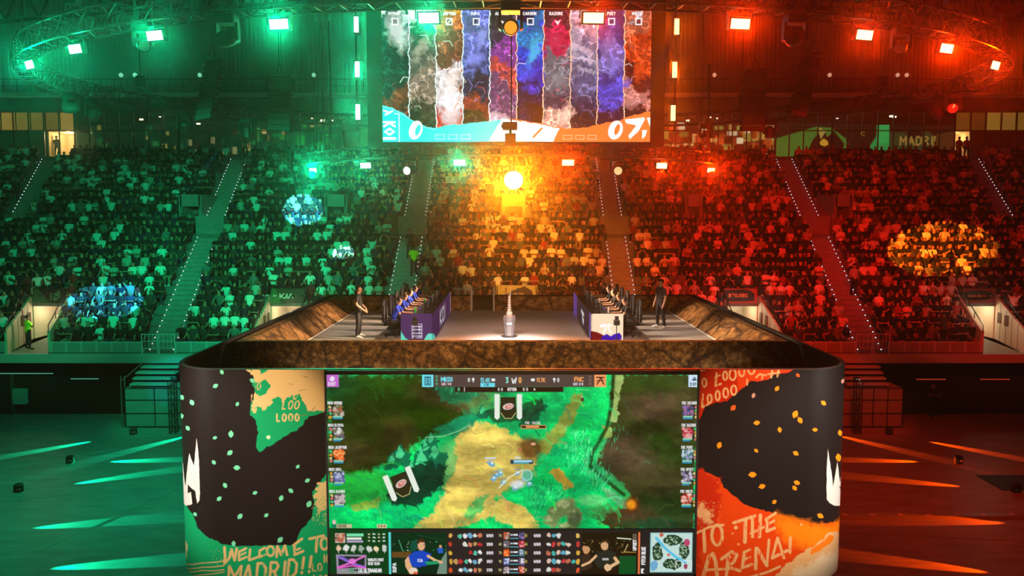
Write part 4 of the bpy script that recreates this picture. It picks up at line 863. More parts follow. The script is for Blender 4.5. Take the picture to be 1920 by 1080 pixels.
# stone parapets with real relief
def stone_mat(name='painted stone', a=(116, 80, 36), b=(26, 14, 6), hi=(206, 158, 88), sc=1.0):
    m = bpy.data.materials.new(name); m.use_nodes = True; nt = m.node_tree; bs = nt.nodes['Principled BSDF']; bs.inputs['Roughness'].default_value = .75
    tc = nt.nodes.new('ShaderNodeTexCoord'); n1 = nt.nodes.new('ShaderNodeTexNoise'); n1.inputs['Scale'].default_value = 6*sc; n1.inputs['Detail'].default_value = 8; n1.inputs['Roughness'].default_value = .72
    v = nt.nodes.new('ShaderNodeTexVoronoi'); v.feature = 'DISTANCE_TO_EDGE'; v.inputs['Scale'].default_value = 1.15*sc; v.inputs['Randomness'].default_value = 1
    n2 = nt.nodes.new('ShaderNodeTexNoise'); n2.inputs['Scale'].default_value = 2.2; n2.inputs['Detail'].default_value = 3
    mix = nt.nodes.new('ShaderNodeVectorMath'); mix.operation = 'MULTIPLY_ADD'; mix.inputs[1].default_value = (.35, .35, .35)
    nt.links.new(tc.outputs['Object'], n2.inputs['Vector']); nt.links.new(n2.outputs['Color'], mix.inputs[0]); nt.links.new(tc.outputs['Object'], mix.inputs[2]); nt.links.new(mix.outputs[0], v.inputs['Vector'])
    nt.links.new(tc.outputs['Object'], n1.inputs['Vector'])
    cr = nt.nodes.new('ShaderNodeValToRGB'); e = cr.color_ramp.elements; e[0].position = .32; e[0].color = (*lin(b), 1); e[1].position = .68; e[1].color = (*lin(hi), 1); q = cr.color_ramp.elements.new(.5); q.color = (*lin(a), 1)
    c2 = nt.nodes.new('ShaderNodeValToRGB'); e = c2.color_ramp.elements; e[0].position = .0; e[0].color = (.12, .1, .1, 1); e[1].position = .07; e[1].color = (1, 1, 1, 1)
    mu = nt.nodes.new('ShaderNodeMixRGB'); mu.blend_type = 'MULTIPLY'; mu.inputs[0].default_value = .9
    nt.links.new(n1.outputs['Fac'], cr.inputs[0]); nt.links.new(v.outputs['Distance'], c2.inputs[0]); nt.links.new(cr.outputs[0], mu.inputs[1]); nt.links.new(c2.outputs[0], mu.inputs[2]); nt.links.new(mu.outputs[0], bs.inputs['Base Color'])
    bp = nt.nodes.new('ShaderNodeBump'); bp.inputs['Strength'].default_value = .9; bp.inputs['Distance'].default_value = .12
    nt.links.new(n1.outputs['Fac'], bp.inputs['Height']); nt.links.new(bp.outputs[0], bs.inputs['Normal']); return m
M_stone = stone_mat(); M_stone2 = stone_mat('painted stone inner face', (140, 98, 52), (70, 44, 20), (196, 150, 92), .7)
HR, R0, R1 = 7.7, 19.1, 29.9
g = fbm(16, 300, 14, 5, 4); V = []; 
for j in range(16):
    for i in range(300): V.append((-HR+2*HR*i/299, R0-.02-.16*(g[j, i]-.3)*(0 if j == 0 else 1), ZR-(ZR-ZD+.35)*j/15))
idx = np.arange(16*300).reshape(16, 300); F = np.stack([idx[:-1, :-1], idx[1:, :-1], idx[1:, 1:], idx[:-1, 1:]], -1).reshape(-1, 4)
o = in_stage(mesh_np('stone_parapet', np.array(V), F, [M_stone], smooth=False)); o['label'] = 'front stone parapet'
mb = MB(); mb.box(-HR, HR, R0, R0+.22, ZD-.3, ZR); in_stage(mb.build('parapet_core', M_stone2))
for s in (-1, 1):
    mb = MB(); y0, y1 = R0+.22, R1-.2
    mb.hexa([(s*HR, y0, ZD-.5), (s*6.72, y0, ZD), (s*6.72, y1, ZD), (s*HR, y1, ZD-.5), (s*HR, y0, ZR), (s*(HR-.3), y0, ZR), (s*(HR-.3), y1, ZR), (s*HR, y1, ZR)])
    in_stage(mb.build('stone_parapet', M_stone2))['label'] = 'side stone parapet'
GX0, GX1 = -1.75, -.78                           # opening for the steps in the back parapet
for x0, x1 in ((-HR, GX0), (GX1, HR)):
    mb = MB(); mb.box(x0, x1, R1-.2, R1, ZD-.5, ZR); in_stage(mb.build('stone_parapet', M_stone2))['label'] = 'back stone parapet'
M_deck = mat('grey stage deck', (.36, .34, .33), .38, vary=.06, scale=2, bump=.05)
mb = MB(); mb.box(-HR+.1, HR-.1, R0+.1, R1, ZD-.12, ZD); in_stage(mb.build('deck', M_deck))
for s in (-1, 1): in_stage(MB().tube((s*6.70, R0+.3, ZD+.015), (s*6.70, R1-.2, ZD+.015), .015, 5).build('edge_line', mat('pale edge line', (.7, .7, .66), .5)))
# steps and rails at the opening
st = empty('stage_steps', ((GX0+GX1)/2, R1+.1, ZD), label='dark steps with two pale handrails leading through the gap at the back of the stage', cat='steps')
mb = MB(); w_ = (GX1-GX0)/2
for i in range(4): mb.box(-w_, w_, .1+.22*i, .36+.22*i, -.22-.19*i, -.19*i-.16)
mb.build('tread', M_black, st)
for s in (-1, 1):
    mb = MB(); mb.tube((s*w_, -.42, -.02), (s*w_, -.42, 1.0), .035); mb.tube((s*w_, .1, -.02), (s*w_, .1, 1.0), .03); mb.tube((s*w_, -.42, 1.0), (s*w_, .9, .7), .025); mb.tube((s*w_, .9, -.6), (s*w_, .9, .7), .03)
    mb.build('handrail', M_rail, st)

# ------------------------------------------------------------------ screens
scr = empty('led_screen', (0, D0-.02, ZR-2.5), label='giant LED screen in the front of the stage block showing a green game field', cat='screen')
cv = game_picture(); ZT_, ZU_ = ZC-3.615, ZC-8.30; SX0, SX1 = -4.21, 4.205
o = painted_sheet('screen_picture', cv, lambda u, v: np.stack([SX0+(SX1-SX0)*u, np.full_like(u, -.02), (ZT_-(ZT_-ZU_)*v)-(ZR-2.5)], -1), paint_mat('led picture', 1.0), scr)
mb = MB(); zz = ZR-2.5; 
mb.box(-XS, XS, .0, .12, ZU_-.06-zz, ZR-zz-.01)
for a in ((-XS, SX0, ZU_-.06, ZR-.01), (SX1, XS, ZU_-.06, ZR-.01), (-XS, XS, ZT_, ZR-.01), (-XS, XS, ZU_-.2, ZU_)): mb.box(a[0], a[1], -.03, .02, a[2]-zz, a[3]-zz)
mb.build('bezel', M_black, scr)
TD = 25.5; tz0, tz1, tx0, tx1 = ZC+2.65, ZC+7.34, -4.70, 5.02
ts = empty('led_screen', (0, TD, tz0), label='hanging LED screen with ten upright picture strips over teal and orange bands', cat='screen')
cv = lineup_picture()
painted_sheet('screen_picture', cv, lambda u, v: np.stack([tx0+(tx1-tx0)*u, np.full_like(u, -.02), (tz1-tz0)*(1-v)], -1), paint_mat('hanging led picture', 1.25), ts)
mb = MB(); mb.box(tx0-.55, tx1+.52, .02, .5, -.12, tz1-tz0+.5); mb.build('cabinet', M_black, ts)
mb = MB()
for x in (-3.6, -1.2, 1.5, 3.9): mb.tube((x, .25, tz1-tz0+.5), (x, .25, 11), .02, 5)
mb.build('hoist_chain', M_truss, ts)

# ------------------------------------------------------------------ people
def onz(px, py, z):
    r = at(px, py, 1.0).z - ZC
    return at(px, py, (z-ZC)/r)
def pal_mat(name, c, rough=.75): return mat(name, lin(c), rough)
SKIN = [pal_mat('light skin', (186, 136, 108), .55), pal_mat('tan skin', (146, 98, 72), .55), pal_mat('brown skin', (96, 60, 42), .55)]
HAIRM = [pal_mat('dark brown hair', (34, 22, 16)), pal_mat('black hair', (14, 12, 12)), pal_mat('fair hair', (130, 96, 56))]
SH = {'white': pal_mat('white cloth', (235, 235, 232)), 'black': pal_mat('black cloth', (18, 18, 20)), 'grey': pal_mat('grey cloth', (110, 110, 112)), 'navy': pal_mat('navy cloth', (24, 30, 58)),
      'red': pal_mat('red cloth', (150, 30, 34)), 'pale': pal_mat('pale cloth', (180, 178, 170)), 'dark': pal_mat('dark grey cloth', (48, 46, 48)), 'blue': pal_mat('royal blue cloth', (30, 60, 190)), 'hivis': pal_mat('fluorescent vest', (200, 255, 40))}
TROU = [pal_mat('dark trousers', (24, 24, 28)), pal_mat('denim', (50, 62, 90)), pal_mat('beige trousers', (150, 130, 100))]
M_shoe, M_shoew = pal_mat('dark shoes', (20, 20, 20)), pal_mat('white shoes', (230, 225, 220))

def skel(seated=False, arms='down', lean=0.0, spread=.1, turn=0.0, fingers=False):
    """joints, bones and their tags for one body, facing -y, feet on z=0"""
    J, B = {}, []
    if seated:
        J['pel'] = (0, .10, .52); J['bel'] = (0, .11-lean*.3, .70); J['che'] = (0, .10-lean*.75, .92); J['nec'] = (0, .10-lean*1.0, 1.09)
        for s, k in ((-1, 'L'), (1, 'R')):
            J['hip'+k] = (s*.09, .06, .50); J['kne'+k] = (s*(.09+spread), -.36, .50); J['ank'+k] = (s*(.09+spread), -.36, .09); J['toe'+k] = (s*(.10+spread), -.54, .045)
    else:
        J['pel'] = (0, 0, .95); J['bel'] = (0, -.01-lean*.2, 1.10); J['che'] = (0, .0-lean*.6, 1.30); J['nec'] = (0, .01-lean, 1.47)
        for s, k in ((-1, 'L'), (1, 'R')):
            J['hip'+k] = (s*.09, 0, .90); J['kne'+k] = (s*(.10+spread*.3), -.01, .49); J['ank'+k] = (s*(.10+spread*.6), .03, .09); J['toe'+k] = (s*(.12+spread*.6), -.15, .04)
    n = Vector(J['nec']); J['hea'] = tuple(n+Vector((0, -.03, .10))); J['cro'] = tuple(n+Vector((0, -.02, .21)))
    c = Vector(J['che'])
    for s, k in ((-1, 'L'), (1, 'R')):
        sh = c+Vector((s*.175, 0, .10)); J['sho'+k] = tuple(sh)
        if arms == 'down': e, w_, h = sh+Vector((s*.06, .02, -.28)), sh+Vector((s*.07, -.06, -.52)), sh+Vector((s*.06, -.09, -.60))
        elif arms == 'lap': e, w_, h = sh+Vector((s*.05, .0, -.28)), sh+Vector((s*.0, -.22, -.38)), sh+Vector((-s*.06, -.29, -.40))
        elif arms == 'knees': e, w_, h = sh+Vector((s*.09, -.10, -.24)), sh+Vector((s*.04, -.30, -.38)), sh+Vector((s*.02, -.38, -.40))
        elif arms == 'cross': e, w_, h = sh+Vector((s*.05, -.08, -.25)), sh+Vector((-s*.12, -.22, -.22)), sh+Vector((-s*.20, -.19, -.20))
        elif arms == 'phone': e, w_, h = sh+Vector((s*.05, -.10, -.24)), sh+Vector((-s*.08, -.30, -.10)), sh+Vector((-s*.10, -.33, -.03))
        elif arms == 'up': e, w_, h = sh+Vector((s*.14, -.08, .18)), sh+Vector((s*.10, -.12, .42)), sh+Vector((s*.09, -.13, .50))
        elif arms == 'desk': e, w_, h = sh+Vector((s*.10, -.14, -.24)), sh+Vector((s*.05, -.38, -.24)), sh+Vector((s*.04, -.46, -.25))
        elif arms == 'clasp': e, w_, h = sh+Vector((s*.08, .02, -.27)), sh+Vector((-s*.02, -.17, -.46)), sh+Vector((-s*.10, -.20, -.52))
        J['elb'+k], J['wri'+k], J['han'+k] = tuple(e), tuple(w_), tuple(h)
    if turn:
        t = math.radians(turn)
        for q in ('hea', 'cro'):
            v = Vector(J[q])-n; J[q] = tuple(n+Vector((v.x*math.cos(t)-v.y*math.sin(t), v.x*math.sin(t)+v.y*math.cos(t), v.z)))
    B = [('pel', 'bel', 'shirt'), ('bel', 'che', 'shirt'), ('che', 'nec', 'shirt'), ('nec', 'hea', 'skin'), ('hea', 'cro', 'head')]
    for k in 'LR': B += [('pel', 'hip'+k, 'trousers'), ('hip'+k, 'kne'+k, 'trousers'), ('kne'+k, 'ank'+k, 'trousers'), ('ank'+k, 'toe'+k, 'shoe'), ('che', 'sho'+k, 'shirt'), ('sho'+k, 'elb'+k, 'shirt'), ('elb'+k, 'wri'+k, 'skin'), ('wri'+k, 'han'+k, 'skin')]
    R = {'pel': .135, 'bel': .125, 'che': .135, 'nec': .058, 'hea': .082, 'cro': .070}
    for k in 'LR': R.update({'hip'+k: .09, 'kne'+k: .062, 'ank'+k: .045, 'toe'+k: .038, 'sho'+k: .065, 'elb'+k: .043, 'wri'+k: .030, 'han'+k: .036})
    if fingers:
        for s, k in ((-1, 'L'), (1, 'R')):
            R['han'+k] = .028; a, b = Vector(J['wri'+k]), Vector(J['han'+k]); d = (b-a).normalized(); side = d.cross(Vector((0, 0, 1))) if abs(d.z) < .8 else Vector((0, 1, 0)); side.normalize(); dn = d.cross(side)
            for i, (o_, l) in enumerate(((-.026, .055), (-.009, .066), (.009, .070), (.026, .062))):
                p, q = b+side*o_+d*(.025+l*.45), b+side*o_+d*(.02+l*.9)+dn*.018*(1 if dn.z < 0 else -1)
                J['f%d%s' % (i, k)], J['g%d%s' % (i, k)] = tuple(p), tuple(q); R['f%d%s' % (i, k)] = .0095; R['g%d%s' % (i, k)] = .008; B += [('han'+k, 'f%d%s' % (i, k), 'skin'), ('f%d%s' % (i, k), 'g%d%s' % (i, k), 'skin')]
            p = a+(b-a)*.55+side*.045; q = p+side*.02+d*.035; J['t'+k], J['u'+k] = tuple(p), tuple(q); R['t'+k] = .012; R['u'+k] = .009; B += [('han'+k, 't'+k, 'skin'), ('t'+k, 'u'+k, 'skin')]
    return J, B, R
TAGS = ['shirt', 'skin', 'trousers', 'shoe', 'hair']
def body_mesh(name, J, B, R, level, hair=True, sleeve=True, vest=False):
    names = list(J); me = bpy.data.meshes.new('tmp'); me.from_pydata([J[q] for q in names], [(names.index(a), names.index(b)) for a, b, _ in B], [])
    o = bpy.data.objects.new('tmp', me); COL.objects.link(o)
    m = o.modifiers.new('s', 'SKIN'); m.branch_smoothing = .3
    for i, q in enumerate(names):
        sv = me.skin_vertices[0].data[i]; r = R[q]
        sv.radius = (r*(1.28 if q in ('che', 'bel', 'pel') else 1), r*(.86 if q in ('che', 'bel', 'pel') else 1)); sv.use_root = (q == 'pel')
    if level: u = o.modifiers.new('u', 'SUBSURF'); u.levels = level; u.render_levels = level
    dg = bpy.context.evaluated_depsgraph_get(); dg.update()
    out = bpy.data.meshes.new_from_object(o.evaluated_get(dg), depsgraph=dg); out.name = name
    bpy.data.objects.remove(o); bpy.data.meshes.remove(me)
    V = np.empty(len(out.vertices)*3); out.vertices.foreach_get('co', V); V = V.reshape(-1, 3)
    he, cr = np.array(J['hea']), np.array(J['cro'])
    if level > 1:      # brow, nose and chin on the face side
        f = he-np.array(J['nec']); f = np.array([f[0], f[1]-.0, 0]); f /= np.linalg.norm(f)+1e-9
        d = V-(he+cr)/2; side = np.cross(f, [0, 0, 1]); du, df, dz = d@side, d@f, d[:, 2]
        on = (np.linalg.norm(d, axis=1) < .13) & (df > .03)
        V += (on*np.exp(-(du/.014)**2-((dz+.015)/.022)**2)*.026)[:, None]*f
        for s in (-1, 1): V -= (on*np.exp(-((du-s*.03)/.016)**2-((dz-.015)/.014)**2)*.008)[:, None]*f
        V += (on*np.exp(-(du/.03)**2-((dz+.085)/.018)**2)*.012)[:, None]*f
        out.vertices.foreach_set('co', V.ravel())
    C = np.empty(len(out.polygons)*3); out.polygons.foreach_get('center', C); C = C.reshape(-1, 3)
    best = np.full(len(C), 1e9); idx = np.zeros(len(C), int)
    for a, b, t in B:
        A, D = np.array(J[a]), np.array(J[b])-np.array(J[a]); q = np.clip(((C-A)@D)/(D@D), 0, 1); dist = np.linalg.norm(C-A-q[:, None]*D, axis=1)-(R[a]*(1-q)+R[b]*q)*.8
        k = TAGS.index({'head': 'skin'}.get(t, t)); 
        if a.startswith('sho') and sleeve: kk = np.where(q > .75, 1, 0)
        elif a.startswith('kne'): kk = np.where(q > 1.1, 3, 2)
        else: kk = np.full(len(C), k)
        m_ = dist < best; best = np.where(m_, dist, best); idx = np.where(m_, kk, idx)
    if hair:
        fx = he-np.array(J['nec']); fx[2] = 0; fx /= np.linalg.norm(fx)+1e-9
        rel = C-he; m_ = (idx == 1) & (C[:, 2] > he[2]-.05) & ((C[:, 2] > cr[2]-.0) | (rel@fx < -.005)); idx[m_] = 4
    out.polygons.foreach_set('material_index', idx.astype(np.int32)); out.polygons.foreach_set('use_smooth', np.ones(len(idx), bool))
    return out
def person(name, mesh, mats, loc, rz, label, cat='person', group=None, scale=1.0):
    o = bpy.data.objects.new(name, mesh)
    COL.objects.link(o); o.location = loc; o.rotation_euler = (0, 0, rz); o.scale = (scale,)*3
    if not len(mesh.materials):
        for m_ in mats: mesh.materials.append(m_)
    for i, m_ in enumerate(mats): o.material_slots[i].link = 'OBJECT'; o.material_slots[i].material = m_
    return tag(o, label, cat, group)
def hair_and_face(o, J, hm, long=False, cap=False):
    he, cr = Vector(J['hea']), Vector(J['cro']); n = Vector(J['nec']); f = he-n; f.z = 0; f.normalize()
    c = (he+cr)/2+Vector((0, 0, .012)); bm = bmesh.new(); bmesh.ops.create_icosphere(bm, subdivisions=3, radius=.1)
    for v in bm.verts:
        d = v.co.normalized(); k = .098+.006*math.sin(17*d.x+9*d.z)*math.cos(13*d.y)
        v.co = Vector((d.x*k*.95, d.y*k*1.06, d.z*k*1.12))
    kill = [v for v in bm.verts if (v.co.dot(f) > .018 and v.co.z < .055) or v.co.z < (-.10 if long else -.045)]
    bmesh.ops.delete(bm, geom=kill, context='VERTS'); bmesh.ops.translate(bm, verts=bm.verts, vec=c-f*.008)
    me = bpy.data.meshes.new('hair'); bm.to_mesh(me); bm.free(); me.materials.append(hm); me.polygons.foreach_set('use_smooth', [True]*len(me.polygons))
    h = bpy.data.objects.new('hair', me); COL.objects.link(h); h.parent = o; s = h.modifiers.new('thick', 'SOLIDIFY'); s.thickness = .014
    side = f.cross(Vector((0, 0, 1)))
    for s_ in (-1, 1):
        e = MB().lathe([(.001, -.009), (.008, -.004), (.009, 0), (.008, .004), (.001, .009)], (he+cr)/2+f*.068+side*s_*.03+Vector((0, 0, .016)), 8).build('eye', pal_mat('dark eye', (20, 14, 12), .3), o)
        e = MB().lathe([(.004, -.026), (.012, -.012), (.014, 0), (.013, .014), (.004, .024)], (he+cr)/2+side*s_*.083-f*.004, 8).build('ear', SKIN[0], o)
    MB().cbox((he+cr)/2+f*.074+Vector((0, 0, -.048)), (.034 if abs(f.y) > .5 else .008, .008 if abs(f.y) > .5 else .034, .008)).build('mouth', pal_mat('lips', (150, 80, 70)), o)

POSES = [dict(arms='lap'), dict(arms='knees', spread=.14, lean=.1), dict(arms='cross', lean=-.02), dict(arms='lap', turn=30, spread=.05), dict(arms='phone', lean=.05), dict(arms='knees', lean=.22, spread=.12, turn=-25), dict(arms='up')]
PW = [.25, .2, .2, .15, .09, .08, .03]
LOW, MED = [], []
for i, p in enumerate(POSES):
    J, B, R = skel(True, **p)
    LOW.append(body_mesh('seated_spectator_low%d' % i, J, B, R, 0)); MED.append(body_mesh('seated_spectator_%d' % i, J, B, R, 1))

# seats taken in the stand
def pick(ws): return int(RNG.choice(len(ws), p=np.array(ws)/sum(ws)))
SHK = ['white', 'black', 'grey', 'navy', 'red', 'pale', 'dark']; SHW = [.21, .38, .06, .10, .04, .05, .16]
spots = []
for i in range(NR):
    if i in ROW_GAP: continue
    y = row_y(i)-.02; z = row_z(i); half = .53*y*1.42/1.0; half = min(45, 960/1300*y*1.02+3.2)
    x = -half+RNG.uniform(0, .5)
    while x < half:
        x += .50+RNG.normal(0, .02)
        if blocked(x, y, i) or RNG.random() < .04: continue
        spots.append((x+RNG.normal(0, .02), y+RNG.normal(0, .03), z, i))
def hidden(x, y, z):
    px, py = px_of((x, y, z+1.2))
    if px < -20 or px > 1940: return True
    e = 555+ (max(0, 628-px)*.466 if px < 628 else max(0, px-1300)*.47)
    return 330 < px < 1590 and py > e-2
vis = sorted([s for s in spots if not hidden(*s[:3])], key=lambda s: s[1]); hid = [s for s in spots if hidden(*s[:3])]
near, far = vis[:300], vis[300:]
BLK = ['left of the far left passage', 'between the far left passage and the left stair', 'right of the left stair', 'in the centre left block', 'in the middle block', 'in the centre right block', 'left of the right stair', 'between the right stair and the far right passage', 'right of the far right passage']
def block_of(x, y):
    e = [notch_x(NOTCH[0], y), ax(1, y), notch_x(NOTCH[1], y), ax(2, y), ax(3, y), notch_x(NOTCH[3], y), ax(4, y), notch_x(NOTCH[4], y)]
    return sum(x > q for q in e)
ORD = ['first', 'second', 'third', 'fourth', 'fifth', 'sixth', 'seventh', 'eighth', 'ninth', 'tenth', 'eleventh', 'twelfth', 'thirteenth', 'fourteenth', 'fifteenth', 'sixteenth', 'seventeenth', 'eighteenth', 'nineteenth', 'twentieth', 'twenty-first', 'twenty-second', 'twenty-third', 'twenty-fourth', 'twenty-fifth', 'twenty-sixth', 'twenty-seventh', 'twenty-eighth', 'twenty-ninth', 'thirtieth']
BLS = ['at far left edge', 'left of the left stair', 'right of the left stair', 'in centre left block', 'in middle block', 'in centre right block', 'left of the right stair', 'right of the right stair', 'at far right edge']
WN = {'white': 'white', 'black': 'black', 'grey': 'grey', 'navy': 'navy', 'red': 'red', 'pale': 'pale', 'dark': 'dark grey'}
cnt = {}
for (x, y, z, i) in sorted(near, key=lambda s: (s[3], s[0])):
    b = block_of(x, y); c_ = cnt[(i, b)] = cnt.get((i, b), 0)+1; sk = SHK[pick(SHW)]; pi2 = pick(PW)
    person('seated_spectator', MED[pi2], [SH[sk], SKIN[pick([.5, .4, .1])], TROU[pick([.6, .3, .1])], M_shoew if RNG.random() < .4 else M_shoe, HAIRM[pick([.5, .35, .15])]],
           (x, y, z-.04), RNG.normal(-.012*x, .12), 'spectator in %s top, %s row, %s from left, %s' % (WN[sk], ORD[i], ORD[min(29, c_-1)], BLS[b]), 'person', 'spectators seated in the nearest rows', RNG.uniform(.92, 1.04))
def crowd(name, pts, label):
    VV, FF, MI = [], [], []; k = 0; mats = [SH[q] for q in SHK]+SKIN+TROU+[M_shoe, M_shoew]+HAIRM; ns = len(SHK)
    data = []
    for me in LOW:
        V = np.empty(len(me.vertices)*3); me.vertices.foreach_get('co', V); V = V.reshape(-1, 3)
        F = np.array([(list(p.vertices)+[p.vertices[-1]])[:4] if len(p.vertices) == 3 else list(p.vertices)[:4] for p in me.polygons]); t = np.array([p.material_index for p in me.polygons])
        q3 = np.array([len(p.vertices) == 3 for p in me.polygons]); data.append((V, F, t, q3))
    # triangles and quads are both written as two-triangle fans
    for (x, y, z, i) in pts:
        V, F, t, q3 = data[pick(PW)]; a = RNG.normal(-.012*x, .12); s = RNG.uniform(.92, 1.04); c_, s_ = math.cos(a)*s, math.sin(a)*s
        W_ = np.stack([V[:, 0]*c_-V[:, 1]*s_+x, V[:, 0]*s_+V[:, 1]*c_+y, V[:, 2]*s+z-.04], -1)
        lut = np.array([pick(SHW), ns+pick([.5, .4, .1]), ns+3+pick([.6, .3, .1]), ns+6+(RNG.random() < .4), ns+8+pick([.5, .35, .15])])
        T1 = F[:, [0, 1, 2]]; T2 = F[~q3][:, [0, 2, 3]]
        VV.append(W_); FF.append(np.concatenate([T1, T2])+k); MI.append(np.concatenate([lut[t], lut[t[~q3]]])); k += len(V)
    o = mesh_np(name, np.concatenate(VV), np.concatenate(FF), mats, np.concatenate(MI), smooth=True); return tag(o, label, 'crowd', kind='stuff')
crowd('seated_crowd', far+hid, 'dense crowd of seated spectators filling the rest of the stand')
# seats
V0 = MB(); V0.box(-.22, .22, .18, .24, .42, .82); V0.box(-.22, .22, -.18, .2, .40, .45); V0.box(-.04, .04, .05, .15, 0, .42)
v = np.array(V0.v); f = np.array(V0.f); P_ = np.array([(x, y, z) for x, y, z, i in spots ]); n = len(P_)
o = mesh_np('stadium_seats', (v[None]+P_[:, None]).reshape(-1, 3), (f[None]+len(v)*np.arange(n)[:, None, None]).reshape(-1, 4), [M_seat]); tag(o, 'rows of red plastic stadium seats under and behind the crowd', 'seats', kind='stuff')

# standing people
def stander(name, loc, rz, pose, mats, label, hm=None, scale=1.0, level=2, fingers=True):
    J, B, R = skel(False, fingers=fingers, **pose); me = body_mesh(name, J, B, R, level, hair=False)
    o = person(name, me, mats+[HAIRM[0]], loc, rz, label, scale=scale); o.scale = (scale*1.13, scale*1.13, scale); hair_and_face(o, J, hm or HAIRM[0]); return o
k_, skn, bl = M_shoe, SKIN[0], SH['black']
stander('person', onz(673, 634, ZD), PI/2, dict(arms='clasp', lean=.02), [bl, skn, TROU[0], M_shoew], 'person in black with white shoes standing left on stage, facing right', HAIRM[1], 1.03)
stander('person', onz(1238, 616, ZD), -PI/4*1.5, dict(arms='down', spread=.16), [SH['dark'], skn, TROU[0], M_shoew], 'person in dark clothes with white shoes standing right on stage', HAIRM[0], 1.04)
p = onz(54, 656, ZS); stander('person', (p.x, p.y, ZS+.005), 2.6, dict(arms='cross'), [SH['hivis'], SKIN[1], TROU[0], k_], 'steward in a green fluorescent vest standing in the far left passage', HAIRM[1], .98, 1, False)
for px, i, nm, sh_, l in ((768, 9, 2, 'black', 'person in black standing high on the centre left stair'), (758, 3, 2, 'dark', 'person in dark clothes on the centre left stair near its foot'), (775, 7, 2, 'hivis', 'steward in fluorescent vest on the centre left stair below a person in black'),
                          (1623, 5, 4, 'pale', 'person in pale top standing on the right stair')):
    y = row_y(i)-.2; x = min(max(at(px, 400, y).x, ax(nm, y)-.5), ax(nm, y)+.5); stander('person', (x, y, row_z(i)+.01), .3, dict(arms='down', spread=.05), [SH[sh_], SKIN[1], TROU[0], k_], l, HAIRM[1], .98, 1, False)
for px, l, sh_ in ((107, 'person in black standing in the lit room at far left', 'black'), (1798, 'person in red at the lit doorway at far right', 'red'), (1812, 'second person in red beside the lit doorway at far right', 'red'), (460, 'person in pale top standing at the glass left of the hanging speakers', 'pale')):
    stander('person', (at(px, 280, WY-.5 if px != 107 else WY+.7).x, WY-.5 if px != 107 else WY+.7, row_z(NR) if px != 107 else ZCf), .1, dict(arms='down'), [SH[sh_], SKIN[1], TROU[0], k_], l, HAIRM[1], .98, 1, False)

# ------------------------------------------------------------------ things on the stage
def desk(s, label):
    x0, x1 = 2.60, 3.66; y0, y1 = 22.62, 29.1; H = .88
    r = empty('gaming_desk', (s*(x0+x1)/2, (y0+y1)/2, ZD), label=label, cat='desk'); cx, cyy = s*(x0+x1)/2, (y0+y1)/2
    def b(name, m, *q, **k):
        mb = MB()
        for (a0, a1, b0, b1, c0, c1) in q: mb.box(min(s*a0, s*a1)-cx, max(s*a0, s*a1)-cx, b0-cyy, b1-cyy, c0, c1)
        return mb.build(name, m, r, **k)
    b('desk_top', M_black, (x0+.06, x1+.02, y0+.06, y1, .70, .74), bevel=.01)
    b('leg', M_black, (x1-.1, x1-.04, y1-.1, y1-.04, 0, .70)); b('leg', M_black, (x1-.1, x1-.04, y0+.1, y0+.16, 0, .70))
    k = 70
    c = Canvas(1.06*k, H*k, 0, 0, k, (92, 58, 104) if s < 0 else (255, 226, 190))        # metres as units
    if s < 0:
        c.poly([(0,.55),(.06,.66),(.16,.80),(.30,.88),(0,.88)], (110, 240, 214)); c.poly([(.74,.88),(.86,.68),(.92,.64),(1.06,.66),(1.06,.88)], (120, 244, 220))
        c.frame(.36,.33,.70,.80,.02,(240,220,244))
        for x in (.45,.61):
            for y in (.42,.52,.64,.73): c.line([(x-.055,y),(x+.055,y+.0)], .035, (250,240,250))
            c.line([(x,.40),(x,.60)], .02, (250,240,250))
        c.line([(.53,.30),(.53,.80)], .014, (60,40,80))
    else:
        c.poly([(0,.56),(.10,.58),(.20,.60),(.34,.66),(.44,.72),(.5,.88),(0,.88)], (120,20,20)); c.poly([(.34,.88),(.38,.74),(.52,.66),(.64,.74),(.75,.66),(.86,.64),(.94,.62),(1.0,.72),(1.0,.84),(.9,.88)], (60,20,170), rough=1)
        W_ = (255,255,250); c.poly([(.28,.40),(.36,.34),(.50,.33),(.54,.36),(.52,.5),(.46,.62),(.38,.66),(.44,.52),(.46,.44),(.3,.45)], W_); c.poly([(.55,.33),(.66,.34),(.70,.4),(.6,.42),(.62,.52),(.7,.62),(.62,.64),(.56,.5)], W_)
    f = painted_sheet('front_panel', c, (lambda u, v: np.stack([(-x1 + (x1-x0)*u)-cx if s < 0 else (x0+(x1-x0)*u)-cx, np.full_like(u, y0-cyy), H*(1-v)], -1)), paint_mat('desk front print', .8 if s < 0 else 1.0), r)
    b('panel_back', M_black, (x0, x1, y0+.004, y0+.04, 0, H))
    c = Canvas(6.48*30, H*30, 0, 0, 30, (86, 50, 96) if s < 0 else (80, 60, 66))
    if s < 0:
        c.poly([(0,.62),(.3,.7),(.7,.88),(0,.88)], (110,240,214)); c.text('KOI', 2.2, .22, .5, .10, (250,246,250), aspect=1.6, gap=.4); c.rect(6.3,0,6.48,.88,(230,200,230))
    else:
        c.rect(0,0,.5,.88,(150,110,190)); c.rect(4.9,0,6.48,.88,(120,80,170)); c.poly([(2.2,.3),(3.3,.28),(3.2,.4),(2.9,.42),(2.7,.7),(2.5,.66),(2.6,.42),(2.2,.42)], (250,250,250)); c.poly([(2.2,.5),(2.6,.5),(2.5,.75),(2.3,.7)], (250,250,250))
    painted_sheet('side_panel', c, lambda u, v: np.stack([np.full_like(u, s*(x0-.004)-cx), y0-cyy+(y1-y0)*u, H*(1-v)], -1), paint_mat('desk side print', .55), r)
    b('side_board', M_black, (x0, x0+.04, y0, y1, 0, H))
    return r
desk(-1, 'long gaming desk with purple printed panels on the left of the stage')
